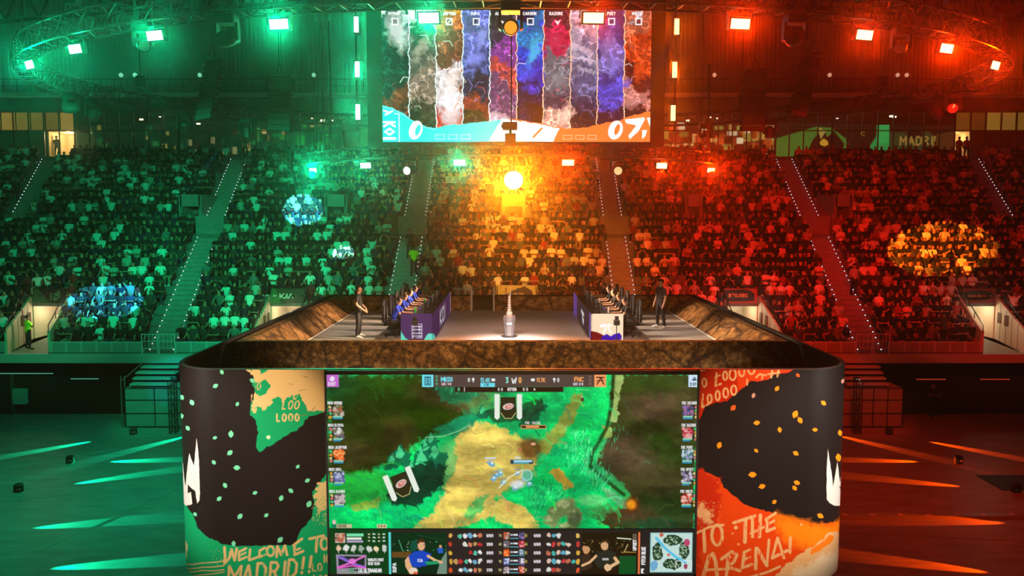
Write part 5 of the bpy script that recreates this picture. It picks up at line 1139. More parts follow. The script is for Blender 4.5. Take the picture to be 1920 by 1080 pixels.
desk(1, 'long gaming desk with glowing peach front panel on the right of the stage')
M_chair = pal_mat('black chair leather', (22, 20, 22), .5); M_trim = pal_mat('grey chair trim', (120, 118, 124), .5)
def chair():
    r = empty('gaming_chair', (0, 0, 0))                          # faces -y
    mb = MB(); mb.box(-.25, .25, -.24, .26, .40, .50); mb.box(-.29, -.23, -.2, .2, .42, .56); mb.box(.23, .29, -.2, .2, .42, .56); mb.build('seat', M_chair, r, bevel=.03)
    mb = MB(); mb.prism([(-.24, .5), (-.29, .8), (-.25, 1.1), (-.15, 1.28), (.15, 1.28), (.25, 1.1), (.29, .8), (.24, .5)], .22, .32); mb.build('backrest', M_chair, r, bevel=.03)
    mb = MB()
    for s in (-1, 1): mb.prism([(s*.235, .52), (s*.275, .8), (s*.24, 1.08), (s*.21, 1.08), (s*.24, .8), (s*.2, .52)], .212, .222)
    mb.build('trim_strip', M_trim, r)
    for s in (-1, 1):
        mb = MB(); mb.box(s*.31-.03, s*.31+.03, -.16, .14, .66, .69); mb.tube((s*.31, 0, .45), (s*.31, 0, .67), .02); mb.build('armrest', M_chair, r)
    mb = MB(); mb.tube((0, 0, .08), (0, 0, .40), .03)
    for k in range(5): a = 2*PI*k/5; mb.tube((0, 0, .1), (.28*math.cos(a), .28*math.sin(a), .06), .022, 6)
    mb.build('base', M_black, r)
    for k in range(5): a = 2*PI*k/5; MB().lathe([(.02, 0), (.03, .02), (.03, .04), (.02, .06)], (.28*math.cos(a), .28*math.sin(a), 0), 8).build('castor', M_black, r)
    return r
def monitor():
    r = empty('monitor', (0, 0, 0))                               # screen faces -y
    MB().box(-.30, .30, 0, .03, .08, .40).build('casing', M_black, r, bevel=.006)
    MB().box(-.285, .285, -.004, 0, .095, .385).build('display', glow('monitor picture', lin((70, 120, 110)), .9), r)
    mb = MB(); mb.tube((0, .05, 0), (0, .05, .2), .018); mb.box(-.1, .1, -.04, .12, 0, .012); mb.build('stand', M_black, r); return r
def keyboard():
    r = empty('keyboard', (0, 0, 0)); MB().box(-.2, .2, -.07, .07, 0, .02).build('case', M_black, r)
    MB().box(-.19, .19, -.06, .06, .02, .028).build('keys', glow('keyboard glow', lin((120, 90, 140)), .6), r); return r
def headset(o, J):
    mb = MB(); he, cr = Vector(J['hea']), Vector(J['cro']); c = (he+cr)/2
    pts = [c+Vector((.1*math.cos(a), 0, .02+.115*math.sin(a))) for a in np.linspace(0, PI, 9)]; mb.path(pts, .009, 6)
    for s in (-1, 1): mb.tube(c+Vector((s*.085, 0, .0)), c+Vector((s*.115, 0, .0)), .04, 10)
    mb.build('headset', M_black, o)
c0 = m0 = k0 = None; ON = ['nearest', 'second nearest', 'middle', 'second farthest', 'farthest']
J, B, R = skel(True, arms='desk', lean=.26, fingers=True); ply = body_mesh('seated_player', J, B, R, 2, hair=False)
for s, side, shm, shn in ((-1, 'left', SH['blue'], 'royal blue'), (1, 'right', SH['black'], 'black')):
    for i in range(5):
        y = 23.35+1.28*i; rz = PI/2 if s < 0 else -PI/2
        if c0 is None: c0, m0, k0 = chair(), monitor(), keyboard(); cc, mm, kk = c0, m0, k0
        else: cc, mm, kk = copy_tree(c0), copy_tree(m0), copy_tree(k0)
        cc.location = (s*4.06, y, ZD); cc.rotation_euler = (0, 0, rz); tag(cc, 'black gaming chair, %s of five at the %s desk' % (ON[i], side), 'chair', 'gaming chairs at the %s desk' % side)
        mm.location = (s*2.98, y, ZD+.74); mm.rotation_euler = (0, 0, rz+PI); tag(mm, 'thin black monitor, %s of five on the %s desk' % (ON[i], side), 'monitor', 'monitors on the %s desk' % side)
        mm.rotation_euler = (0, 0, -rz if s < 0 else -rz)
        kk.location = (s*3.30, y, ZD+.74); kk.rotation_euler = (0, 0, rz); tag(kk, 'small glowing keyboard, %s of five on the %s desk' % (ON[i], side), 'keyboard', 'keyboards on the %s desk' % side)
        o = person('seated_player', ply, [shm, SKIN[0], TROU[0], M_shoe, HAIRM[i % 3]], (s*3.98, y, ZD), rz, 'player in %s jersey, %s of five at the %s desk' % (shn, ON[i], side), group='players at the %s desk' % side)
        hair_and_face(o, J, HAIRM[(i+1) % 3]); headset(o, J)
        if i % 2 == 0:
            bt = MB().lathe([(.03, 0), (.032, .02), (.032, .14), (.014, .18), (.014, .21)], (0, 0, 0), 12).build('bottle', pal_mat('green bottle' if s < 0 else 'clear bottle', (40, 170, 60) if s < 0 else (200, 190, 180), .2))
            bt.location = (s*3.35, y+.5, ZD+.74); tag(bt, '%s bottle on the %s desk beside the %s player' % ('green' if s < 0 else 'pale', side, ON[i]), 'bottle')
# small cameras on stands before the desks
for px, py, l in ((781, 637, 'small black camera on a stand before the purple desk'), (1152, 636, 'small black camera on a stand before the peach desk panel')):
    p = onz(px, py, ZD); r = empty('camera_on_stand', (p.x, 22.35, ZD), label=l, cat='camera')
    mb = MB(); mb.tube((0, 0, .02), (0, 0, .55), .014); mb.build('pole', M_black, r)
    mb = MB()
    for k in range(3): a = 2*PI*k/3+.5; mb.tube((0, 0, .14), (.14*math.cos(a), .14*math.sin(a), .01), .01, 6)
    mb.build('tripod_leg', M_black, r)
    mb = MB(); mb.box(-.09, .09, -.10, .12, .55, .71); mb.build('camera_body', M_black, r, bevel=.01)
    mb = MB(); mb.tube((0, .12, .63), (0, .2, .63), .045, 14); mb.build('lens', M_black, r)
    mb = MB(); mb.box(-.06, .06, -.03, .03, .72, .84); mb.build('viewfinder', M_black, r, bevel=.01)
# trophy
p = onz(955, 631, ZD); M_ped = mat('brushed pedestal', (.15, .145, .155), .45, metal=.3, vary=.1, scale=3)
r = empty('trophy_pedestal', (p.x, p.y, ZD), label='grey waisted metal pedestal standing centre stage under the trophy', cat='pedestal')
mb = MB(); mb.lathe([(.28, 0), (.28, .03), (.20, .05)], n=8); mb.build('foot', M_black, r)
mb = MB(); rot = Matrix.Rotation(PI/8, 3, 'Z'); mb.lathe([(.16, .04), (.155, .12), (.20, .50), (.225, .60), (.215, .70), (.17, .74)], n=8, rot=rot); mb.build('column', M_ped, r)
mb = MB(); mb.box(-.09, .09, -.206, -.196, .44, .50); mb.build('badge', mat('pale badge', (.8, .8, .82), .4), r)
tr = empty('trophy', (p.x, p.y, ZD+.74), label='tall narrow silver trophy with a spire on the grey pedestal', cat='trophy')
M_sil = mat('silver', (.75, .72, .75), .35, metal=.35)
mb = MB(); mb.lathe([(.10, 0), (.105, .02), (.10, .10), (.075, .13)], n=16); mb.build('base', M_sil, tr)
mb = MB(); 
for i in range(6): z = .13+.085*i; mb.lathe([(.05-.004*i, z), (.075-.006*i, z+.02), (.07-.006*i, z+.06), (.045-.004*i, z+.085)], n=10, rot=Matrix.Rotation(i*.5, 3, 'Z'))
mb.build('body', M_sil, tr)
mb = MB()
for i in range(5): a = i*1.256; mb.tube((.03*math.cos(a), .03*math.sin(a), .62), (.06*math.cos(a), .06*math.sin(a), .78), .012, 5, .002)
mb.tube((.03, 0, .60), (.045, 0, 1.02), .016, 6, .004); mb.build('spire', M_sil, tr)

# ------------------------------------------------------------------ the lighting rig
RCY, RA, RB_, RZ = 24.5, 10.2, 15.5, ZC+4.50                  # big ring: centre depth, half depth, half width, height
def ring(t): return Vector((RB_*math.sin(t), RCY-RA*math.cos(t), RZ))
def truss(name, pts, label, size=.46, closed=False, drop=None, r=.028, cat='truss', group=None):
    o = empty(name, pts[0], label=label, cat=cat, group=group); n = len(pts); P = [Vector(p)-Vector(pts[0]) for p in pts]
    up = Vector((0, 0, 1)); Cn = [[], [], [], []]
    for i in range(n):
        a, b = P[max(0, i-1)] if not closed else P[i-1], P[min(n-1, i+1)] if not closed else P[(i+1) % n]
        d = (b-a).normalized(); u = up if abs(d.z) < .8 else Vector((1, 0, 0)); s = d.cross(u).normalized(); u = s.cross(d)
        for k, (q, w_) in enumerate(((-1, -1), (1, -1), (1, 1), (-1, 1))): Cn[k].append(P[i]+s*q*size/2+u*w_*size/2)
    for k in range(4): MB().path(Cn[k]+([Cn[k][0]] if closed else []), r, 6).build('chord', M_truss, o)
    mb = MB(); m_ = n if closed else n-1
    for i in range(m_):
        j = (i+1) % n
        for k in range(4):
            l = (k+1) % 4; mb.tube(Cn[k][i], Cn[l][i], r*.5, 5, cap=False)
            if i % 2: mb.tube(Cn[k][i], Cn[l][j], r*.5, 5, cap=False)
            else: mb.tube(Cn[l][i], Cn[k][j], r*.5, 5, cap=False)
    mb.build('bracing', M_truss, o); return o
truss('ring_truss', [ring(2*PI*i/168) for i in range(168)], 'huge dark oval lighting truss hanging over the stage', .50, closed=True)
lowr = lambda t: Vector((9.6*math.sin(t), 33.3-9.7*math.cos(t), ZC+2.22))
truss('curved_truss', [lowr(t) for t in np.linspace(-.98, .98, 46)], 'shorter curved truss hanging under the upper LED screen', .40)
truss('support_truss', [(-7.4+i*.37, 26.3, tz1+.75) for i in range(42)], 'straight truss carrying the hanging LED screen', .36)
# ropes and hoists holding the ring
for i, t in enumerate((-2.4, -1.9, -1.25, -.75, .75, 1.25, 1.9, 2.4)):
    p = ring(t); r = empty('hoist', (p.x, p.y, RZ+.25), label='chain hoist holding the oval truss, %s clockwise from the back' % ORD[i], cat='hoist', group='chain hoists of the oval truss')
    MB().tube((0, 0, .5), (0, 0, 9.5), .018, 5).build('chain', M_truss, r); MB().box(-.14, .14, -.12, .12, .28, .72).build('motor', M_black, r, bevel=.02)
    mb = MB(); mb.tube((-.25, 0, -.02), (0, 0, .3), .012, 5); mb.tube((.25, 0, -.02), (0, 0, .3), .012, 5); mb.build('sling', M_black, r)

for t, l in ((-.86, 'left'), (.86, 'right')):
    p = lowr(t); r = empty('hoist', p+Vector((0, 0, .18)), label='thin chain hoist holding the %s end of the shorter truss' % l, cat='hoist')
    MB().tube((0, 0, .2), (0, 0, zl+13.1-p.z-.18), .014, 5).build('chain', M_truss, r); MB().box(-.26, .26, -.26, .26, 0, .04).build('plate', M_black, r); MB().box(-.08, .08, -.08, .08, .03, .3).build('motor', M_black, r, bevel=.015)
M_lg = glow('green lamp lens', (.5, 1.0, .75), 2.6); M_lr = glow('red orange lamp lens', (1.0, .62, .28), 3.4)
def wash():
    r = empty('wash_light', (0, 0, 0))                            # shines along -y
    MB().box(-.24, .24, -.02, .10, -.13, .13).build('housing', M_black, r, bevel=.01)
    MB().box(-.205, .205, -.035, -.02, -.10, .10).build('lens', M_lg, r)
    mb = MB(); mb.box(-.28, -.26, .02, .06, -.02, .22); mb.box(.26, .28, .02, .06, -.02, .22); mb.box(-.28, .28, .02, .06, .20, .23); mb.build('yoke', M_black, r)
    mb = MB(); mb.tube((0, .04, .22), (0, .04, .34), .03); mb.box(-.03, .03, -.26, .34, .30, .35); mb.build('clamp', M_black, r)
    return r
w0 = wash(); used = False
def snap(px, curve, dz, lo, hi):                               # the point of a truss seen in picture column px
    ts = np.linspace(lo, hi, 900); return min((Vector(curve(t))+Vector((0, 0, dz)) for t in ts), key=lambda q: abs(px_of(q)[0]-px))
def place_wash(px, py, D, z, rz, tilt, green, label, group, power, scale=1.0):
    global used
    if used: r = copy_tree(w0)
    else: r, used = w0, True
    p = D; r.location = p; r.rotation_euler = (tilt, 0, rz); r.scale = (scale,)*3; tag(r, label, 'stage light', group)
    for c_ in r.children:
        if c_.name.startswith('lens'): c_.material_slots[0].link = 'OBJECT'; c_.material_slots[0].material = M_lg if green else M_lr
    d = (Euler((tilt, 0, rz)).to_matrix() @ Vector((0, -1, 0))); o = p+d*.10
    lamp('wash_beam', 'SPOT', o, o+(d*.15+(cam.location-o).normalized()), power, GREEN if green else (1, .022, 0), .10, 80, .8)
    return r
N5 = ['outermost', 'second from outside', 'third from outside', 'fourth from outside', 'innermost']
for i, (px, py) in enumerate(((57, 120), (142, 90), (292, 67), (523, 48), (805, 41), (1865, 132), (1773, 105), (1619, 80), (1386, 58), (1112, 44))):
    g_ = i < 5; D = snap(px, ring, -.52, -1.10, 1.10); rz = max(-.8, min(.8, math.atan2(D.x/RB_**2*RA**2, (RCY-D.y))))
    place_wash(px, py, D, 0, rz*.75, .25, g_, '%s lamp, %s of five along the %s half of the oval truss' % ('green' if g_ else 'red orange', N5[i % 5], 'left' if g_ else 'right'), 'wash lamps on the oval truss', 1200 if g_ else 1800)
N3 = ['outermost', 'middle', 'innermost']
for i, (px, py) in enumerate(((580, 318), (686, 314), (862, 312), (1350, 317), (1240, 312), (1065, 312))):
    g_ = i < 3; D = snap(px, lowr, -.44, -.97, .97)
    place_wash(px, py, D, 0, (px-960)/1000*.9, .2, g_, '%s lamp, %s of three under the %s half of the shorter truss' % ('green' if g_ else 'red orange', N3[i % 3], 'left' if g_ else 'right'), 'wash lamps on the shorter truss', 2000 if g_ else 2800, .98 if i % 3 else .8)
# vertical light bars beside the hanging screen
for i, (px, py) in enumerate(((668, 46), (670, 130), (671, 210), (1269, 50), (1265, 131), (1262, 212))):
    g_ = i < 3; p = at(px, py, 24.9); r = empty('light_bar', p, label='%s vertical light bar, %s of three beside the hanging screen' % ('green' if g_ else 'orange', ['top', 'middle', 'bottom'][i % 3]), cat='light bar', group='vertical light bars')
    MB().box(-.11, .11, 0, .32, -.32, .32).build('housing', M_black, r, bevel=.01); MB().box(-.08, .08, -.02, 0, -.27, .27).build('lens', M_lg if g_ else glow('orange bar lens', (1, .60, .2), 3.2), r)
    lamp('bar_beam', 'SPOT', p+Vector((0, -.1, 0)), cam.location, 1100, GREEN if g_ else (1, .08, 0), .08, 80, .8)
for s, px in ((-1, 668), (1, 1266)):
    x = at(px, 130, 25.2).x; MBp = empty('drop_pipe', (x, 25.2, ZC+3), label='%s vertical pipe carrying three light bars' % ('left' if s < 0 else 'right'), cat='pipe'); MB().tube((0, 0, 0), (0, 0, 5.6), .03).build('pipe', M_truss, MBp); MB().box(-.08, .08, -.08, .08, 5.5, 5.62).build('bracket', M_truss, MBp)
# moving heads
M_lens_w = glow('cool moving head lens', (.3, .9, 1.0), 1.6); M_lens_a = glow('amber moving head lens', (1, .55, .08), 1.3); M_lens_off = mat('dark lens', (.25, .25, .25), .1)
def mover(M):
    r = empty('moving_head', (0, 0, 0)); MB().box(-.20, .20, -.16, .16, -.02, .16).build('base', M_black, r, bevel=.02)
    for s in (-1, 1): MB().prism([(s*.19, 0), (s*.24, 0), (s*.25, -.34), (s*.19, -.38)], -.07, .07).build('arm', M_black, r)
    h = MB().lathe([(.10, .20), (.16, .12), (.17, -.05), (.15, -.22)], (0, 0, 0), 16).build('head', M_black, r, smooth=False); h.location = (0, 0, -.30)
    l = MB().lathe([(.01, -.235), (.125, -.225), (.13, -.215)], (0, 0, 0), 18).build('lens', M, h); return r
mv0 = mover(M_lens_off); mvu = False
def place_mover(p, tgt, scale, label, M, power=0, color=(1, 1, 1), ang=6, rz=0.0, floor=False):
    global mvu
    r = copy_tree(mv0) if mvu else mv0; mvu = True; r.location = p; r.scale = (scale,)*3; r.rotation_euler = (PI if floor else 0, 0, rz); tag(r, label, 'stage light', 'moving head lamps')
    bpy.context.view_layer.update()
    for c_ in r.children:
        if c_.name.startswith('head'):
            d = (Vector(tgt)-(r.matrix_world @ Vector((0, 0, -.30)))).normalized(); dl = r.matrix_world.to_3x3().inverted() @ d; c_.rotation_euler = dl.to_track_quat('-Z', 'Y').to_euler()
            for q in c_.children: q.material_slots[0].link = 'OBJECT'; q.material_slots[0].material = M
            bpy.context.view_layer.update(); o = c_.matrix_world @ Vector((0, 0, -.30))
    if power: lamp('head_beam', 'SPOT', o, Vector(o)+d*5, power, color, .04*scale, ang, .25)
    return r
def pxm(px, py, D, tpx, tpy, tD, scale, label, M, **k):
    p = snap(px, lowr, -.16-.16*scale, -.98, .98) if 22.5 < D < 26.7 else snap(px, ring, -.25-.16*scale, PI/2+.02 if px > 960 else PI*1.02, PI*.98 if px > 960 else PI*1.5-.02) if D > 26.8 else snap(px, ring, -.25-.16*scale, -1.57, 1.57)
    return place_mover(p, at(tpx, tpy, tD), scale, label, M, **k)
pxm(425, 42, 14.7, 60, 190, 17, 1.05, 'large moving head lamp with cool beam hanging from the left of the oval truss', M_lens_w, power=45000, color=(.02, .75, .75), ang=5)
pxm(1492, 50, 15.2, 1700, 0, 19, 1.05, 'large moving head lamp with amber lens hanging from the right of the oval truss', M_lens_a, power=20000, color=(1, .03, .01), ang=8)
pxm(958, 42, 14.2, 960, 300, 4, 1.0, 'moving head lamp with round amber lens before the hanging screen', glow('amber disc', (1, .36, .03), 1.1))
pxm(268, 82, 16, 300, 150, 14, .9, 'dark moving head lamp between two green lamps on the oval truss', M_lens_off)
pxm(1690, 95, 16.4, 1655, 150, 14, .9, 'dark moving head lamp between two red lamps on the oval truss', M_lens_off)
pxm(88, 140, 27, -900, 200, 21, 1.1, 'dark moving head lamp at the left end of the oval truss', M_lens_w)
pxm(128, 118, 27, -900, 200, 21, 1.0, 'second dark moving head lamp at the left end of the oval truss', M_lens_w)
pxm(1838, 150, 27, 1800, 240, 14, 1.1, 'dark moving head lamp at the right end of the oval truss', M_lens_off)
pxm(1800, 118, 27, 2900, 200, 21, 1.0, 'second dark moving head lamp at the right end of the oval truss', M_lens_a)
pxm(770, 312, 24.2, 600, 345, 20, 1.1, 'moving head lamp with white spot under the shorter truss', glow('white spot lens', (.8, 1, 1), 2), power=200, color=(.1, .8, .9), ang=8)
pxm(1158, 305, 24.2, 1180, 345, 20, 1.1, 'moving head lamp with faint amber lens under the shorter truss', glow('faint amber lens', (1, .6, .25), 1.0))
pxm(1375, 270, 26.6, 1375, 330, 24, 1.0, 'dark lamp at the right end of the shorter truss', M_lens_off)
pxm(570, 262, 26.6, 570, 330, 24, 1.0, 'dark lamp at the left end of the shorter truss', M_lens_off)
for px, py in ((345, 232), (462, 238), (1323, 236), (1443, 232), (1760, 205), (175, 205)):
    pxm(px, py, 33.5 if 300 < px < 1600 else 27, px, 330, 31, 1.2, 'dark lamp on the far side of the oval truss, %s' % {345: 'left', 462: 'beside left speakers', 1323: 'right of the screen', 1443: 'beside right speakers', 1760: 'far right', 175: 'far left'}[px], M_lens_off)
for px, py0, py1, r_, l in ((598, 40, 285, .018, 'thin cable hanging at the left end of the shorter truss'), (607, 40, 285, .018, 'second thin cable hanging at the left end of the shorter truss'), (621, 40, 280, .03, 'thick cable hanging near the left end of the shorter truss'), (1327, 120, 285, .05, 'dark pole hanging near the right end of the shorter truss')):
    p = at(px, py1, 26.0); q = at(px, py0, 26.0); r = empty('hanging_cable', p, label=l, cat='cable'); MB().tube((0, 0, 0), (0, 0, q.z-p.z), r_, 8).build('cable', M_truss, r); MB().lathe([(r_*1.8, 0), (r_*2.2, .05), (r_*1.8, .12)], n=8).build('fitting', M_black, r)
p = snap(52, ring, .28, -1.5, 0); place_mover(p, p+Vector((-3, -.5, .4)), .9, 'dark lamp standing on top of the oval truss at far left', M_lens_off, floor=True)
p = snap(1878, ring, .25, 0, 1.5); r = empty('truss_bracket', p, label='black T shaped bracket standing on the oval truss at far right', cat='bracket'); MB().box(-.06, .06, -.06, .06, 0, .75).build('post', M_black, r); MB().box(-.32, .32, -.08, .08, .75, .95).build('crossbar', M_black, r)
# the strong amber lamp in the middle
p = at(963, 338, 23.5); r = empty('blinder_lamp', p, label='blinding amber lamp hanging in the middle above the stage', cat='stage light')
MB().lathe([(.05, .36), (.28, .28), (.34, .12), (.34, 0)], (0, 0, 0), 20, Matrix.Rotation(-1.2, 3, 'X')).build('housing', M_black, r)
MB().lathe([(.01, -.03), (.28, -.012), (.31, 0)], (0, 0, 0), 20, Matrix.Rotation(-1.2, 3, 'X')).build('lens', glow('amber blinder', (1, .75, .4), 14), r)
mb = MB(); mb.tube((0, .1, .2), (0, .1, .90), .025); mb.box(-.03, .03, -.3, .35, .82, .90); mb.build('pole', M_black, r)
lamp('blinder_beam', 'SPOT', p+Vector((0, -.08, -.02)), p+Vector((0, -1, -1.1)), 2400, (1, .25, .008), .12, 96, .35)
lamp('blinder_beam', 'SPOT', p+Vector((0, -.1, -.02)), cam.location, 30000, (1, .20, .004), .16, 60, .9)
lamp('blinder_back', 'SPOT', p+Vector((0, .5, .0)), (0.2, 40.5, ZC-.2), 2600, (1, .34, .01), .12, 30, .7)
# hanging camera rig before the screen
p = at(957, 250, 22.6); r = empty('hanging_camera', p, label='camera and box hanging on a cable before the lower edge of the hanging screen', cat='camera')
MB().box(-.17, .17, -.2, .2, -.42, -.02).build('equipment_box', pal_mat('brown box', (90, 34, 12)), r, bevel=.02); mb = MB(); mb.box(-.25, .22, -.2, .2, .12, .34); mb.tube((-.2, -.3, .2), (-.2, -.2, .2), .09, 12); mb.build('camera_body', M_black, r, bevel=.02)
MB().tube((0, 0, -.02), (0, 0, .14), .04).build('swivel', M_black, r); MB().tube((.03, 0, .34), (.03, 0, 4.6), .02, 6).build('cable', M_black, r)
# line array speakers
def array(px0, py0, D, n, cw, ch, lean, curve, label):
    p = at(px0, py0, D); r = empty('line_array_speaker', p, label=label, cat='speaker', group='hanging line array speakers'); z = 0; x = 0; a = 0; first = None
    mb = MB(); mb.box(-cw*.45, cw*.45, -.2, .25, .02, .10); mb.tube((-.15, 0, .1), (0, 0, .6), .015, 5); mb.tube((.15, 0, .1), (0, 0, .6), .015, 5); mb.tube((0, 0, .6), (0, 0, 9), .015, 5); mb.build('flying_frame', M_black, r)
    for i in range(n):
        if first is None:
            mbb = MB(); mbb.hexa([(-cw/2, -.02, -ch+.01), (cw/2, -.02, -ch+.01), (cw/2, .42, -ch+.04), (-cw/2, .42, -ch+.04), (-cw/2, -.02, 0), (cw/2, -.02, 0), (cw/2, .42, -.03), (-cw/2, .42, -.03)]); first = mbb.build('cabinet', M_black, r, bevel=.012); c_ = first
        else: c_ = first.copy(); COL.objects.link(c_); c_.parent = r
        c_.location = (x, 0, z); c_.rotation_euler = (curve*i*.6, lean, 0); z -= ch*math.cos(lean); x += ch*math.sin(-lean)*-1 if lean < 0 else -ch*math.sin(lean)
array(398, 112, 27, 11, .62, .21, -.22, .02, 'tall leaning column of black speakers hanging on the left')
array(524, 145, 30, 9, .95, .25, .04, .02, 'wide column of black speakers hanging left of the hanging screen')
array(1416, 135, 30, 10, .95, .25, 0, .02, 'wide column of black speakers hanging right of the hanging screen')
array(1525, 105, 27, 11, .62, .21, .22, .02, 'tall leaning column of black speakers hanging on the right')

# posts and little globe lamps along the pale ledge
y = WY-1.2
r = empty('ledge_railing', (0, y, zl), label='thin railing of upright posts along the pale ledge above the glazing', cat='railing')
mb = MB()
for px in range(-20, 1960, 26): x = at(px, 170, y).x; mb.tube((x, 0, 0), (x, 0, 1.0), .018, 5)
mb.build('posts', M_truss, r); mb = MB(); mb.tube((-42, 0, 1.0), (42, 0, 1.0), .02, 5); mb.tube((-42, 0, .5), (42, 0, .5), .012, 5); mb.build('rail', M_truss, r)
NMG = ['far left', 'second from far left', 'third from far left', 'near the left speakers', 'right of the hanging screen', 'near the right speakers', 'second from far right', 'far right']
for i, px in enumerate((230, 256, 377, 590, 1338, 1553, 1680, 1697)):
    x = at(px, 170, y).x; r = empty('globe_lamp', (x, y-.15, zl), label='small globe lamp on a thin post above the ledge, %s' % NMG[i], cat='lamp', group='globe lamps above the ledge')
    MB().tube((0, 0, 0), (0, 0, 1.15), .02, 6).build('post', M_truss, r); g_ = px < 960; MB().lathe([(.02, 1.1), (.12, 1.16), (.15, 1.26), (.12, 1.36), (.02, 1.42)], n=12).build('globe', glow('globe glass '+('a' if g_ else 'b'), (.25, .8, .55) if g_ else (.8, .35, .2), .7), r, smooth=True)

# narrow beams drawing bright patches on the crowd (from movers on the far side of the oval truss)
def patch(px, py, D, color, power, ang, frm):
    t = at(px, py, D); lamp('crowd_spot', 'SPOT', frm, t, power*7, color, .03, ang, .12)
patch(221, 540, 34.6, (.03, .62, 1), 5200, 13.0, (-12, 28.5, ZC+2.6)); patch(642, 468, 38.5, (.15, .9, .8), 9000, 6.0, (-8, 28.5, ZC+2.4)); patch(570, 392, 42.5, (.05, .8, .8), 12000, 9.0, (-8, 28.5, ZC+2.4)); patch(1742, 462, 38.5, (1, .22, .01), 5200, 15, (12, 28.5, ZC+2.6))

# ------------------------------------------------------------------ on the arena floor
def stair_block(s, label):
    # mobile stairs below the gate: panelled front, steps rising back to the stand edge
    x0, x1 = (at(237, 812, 31.2).x, at(345, 812, 31.2).x) if s < 0 else (at(1578, 812, 31.2).x, at(1690, 812, 31.2).x)
    cx = (x0+x1)/2; r = empty('mobile_stairs', (cx, 31.2, 0), label=label, cat='stairs'); hx = (x1-x0)/2
    MP = mat('clad panel', (.40, .40, .40), .5, vary=.1, scale=1)
    zt = at(960, 728, 31.2).z
    MB().box(-hx, hx, 0, 1.15, .06, zt).build('clad_body', MP, r)
    mb = MB()
    for z in (.04, zt*.36, zt*.70, zt): mb.box(-hx-.01, hx+.01, -.012, 0, z-.02, z+.02)
    for q in (-1, .02, .5, 1): mb.box(q*hx-.02, q*hx+.02, -.014, 0, .03, zt)
    mb.build('panel_frame', M_black, r)
    mb = MB()
    for i in range(4): mb.box(-hx*.85*(1 if i < 3 else .9), hx*.55, .05+.26*i, .40+.26*i, zt+.10+.21*i, zt+.2+.21*i)
    mb.build('tread', mat('stair tread', (.5, .5, .5), .5), r)
    mb = MB()
    for q in (-hx-.05, -hx-.22): mb.tube((q*1.0, .1, 0), (q, .1, zt+.55), .03)
    mb.tube((-hx-.22, .1, zt+.3), (-hx+.4, .9, zt+1.0), .025); mb.build('scaffold_pole', M_steel, r)
    return r, cx, hx
for s, l in ((-1, 'green-lit clad block of mobile stairs at the foot of the left stand'), (1, 'red-lit clad block of mobile stairs at the foot of the right stand')):
    rb, cx, hx = stair_block(s, l)
    px = 326 if s < 0 else 1606; p = at(px, 812, 30.4)
    r = truss('lamp_tower', [(p.x, 30.4, .0+.26*i) for i in range(10)], 'short vertical truss tower with a small spotlight, %s of the stage' % ('left' if s < 0 else 'right'), .26, r=.02, cat='tower')
    lp = Vector((p.x+s*-.06, 30.4, 2.45)); o = MB().lathe([(.04, .16), (.09, .12), (.09, -.10)], (0, 0, 0), 12).build('spotlight', M_black); o.location = lp; o.rotation_euler = (0, PI/2*s*-1+.2, 0)
    tag(o, 'small spotlight on top of the %s lamp tower' % ('left' if s < 0 else 'right'), 'stage light')
    MB().lathe([(.01, -.115), (.07, -.105)], (0, 0, 0), 12).build('lens', glow('small spot lens', (.9, 1, .9), 14), o)
    if s < 0: lamp('tower_spot', 'SPOT', (p.x+.5, 29.6, 3.1), (p.x-.3, 31.2, 2.3), 60, (.0, .8, 1), .03, 50, .2)
    else: lamp('tower_spot', 'SPOT', lp+Vector((.1, -.1, 0)), lp+Vector((-2, -.4, -.1)), 40, (1, .8, .45), .03, 40, .3)
# small floor lamps throwing low beams across the floor
FL = [(132, 868, 335, 862, 'left floor lamp of the second row'), (35, 922, 335, 880, 'far left floor lamp'), (250, 814, 0, 858, 'floor lamp before the left mobile stairs'), (-60, 1000, 340, 968, None), (-30, 1075, 350, 1048, None), (420, 800, 180, 862, None)]
FR = [(1797, 868, 1585, 862, 'right floor lamp of the second row'), (1905, 922, 1585, 892, 'far right floor lamp'), (1667, 814, 1900, 858, 'floor lamp before the right mobile stairs'), (1990, 1090, 1580, 1040, None), (2000, 984, 1590, 972, None), (1500, 800, 1720, 852, None)]
for L, col, gl in ((FL, (.0, 1, .42), True), (FR, (1, .06, 0), False)):
    for px, py, tx, ty, lab in L:
        p = onz(px, py, 0); t = onz(tx, ty, 0)
        if lab:
            r = place_mover((p.x, p.y, .03), t, .62, 'small black '+lab, M_lens_off, floor=True)
        d = (t-p); d.z = 0; L_ = d.length; d.normalize()
        lamp('floor_beam', 'SPOT', Vector((p.x, p.y, .26))+d*.30, p+d*min(L_, 9)*.62+Vector((0, 0, .0)), 7000, col, .02, 11, .35)
# low cable ramp and dark mat on the right
p = onz(1585, 968, 0); q = onz(1930, 975, 0)
r = empty('cable_ramp', ((p.x+q.x)/2+1, p.y, 0), label='long low cable ramp lying across the right floor', cat='cable ramp'); L_ = (q.x-p.x)/2+2
MB().prism([(-.30, 0), (-.12, .06), (.12, .06), (.30, 0)], -L_, L_, 'x').build('ramp_body', mat('ramp rubber', (.25, .25, .25), .35), r)
mb = MB()
for i in range(9): mb.box(-L_+.9*i, -L_+.9*i+.16, -.05, .05, .06, .066)
mb.build('lid_mark', mat('pale mark', (.6, .5, .4), .5), r)
p = onz(1900, 905, 0); r = empty('floor_mat', (p.x+.6, p.y, 0), label='dark square mat on the right floor beside a floor lamp', cat='mat'); MB().box(-1.5, 1.5, -.7, .7, 0, .02).build('mat_sheet', M_black, r)
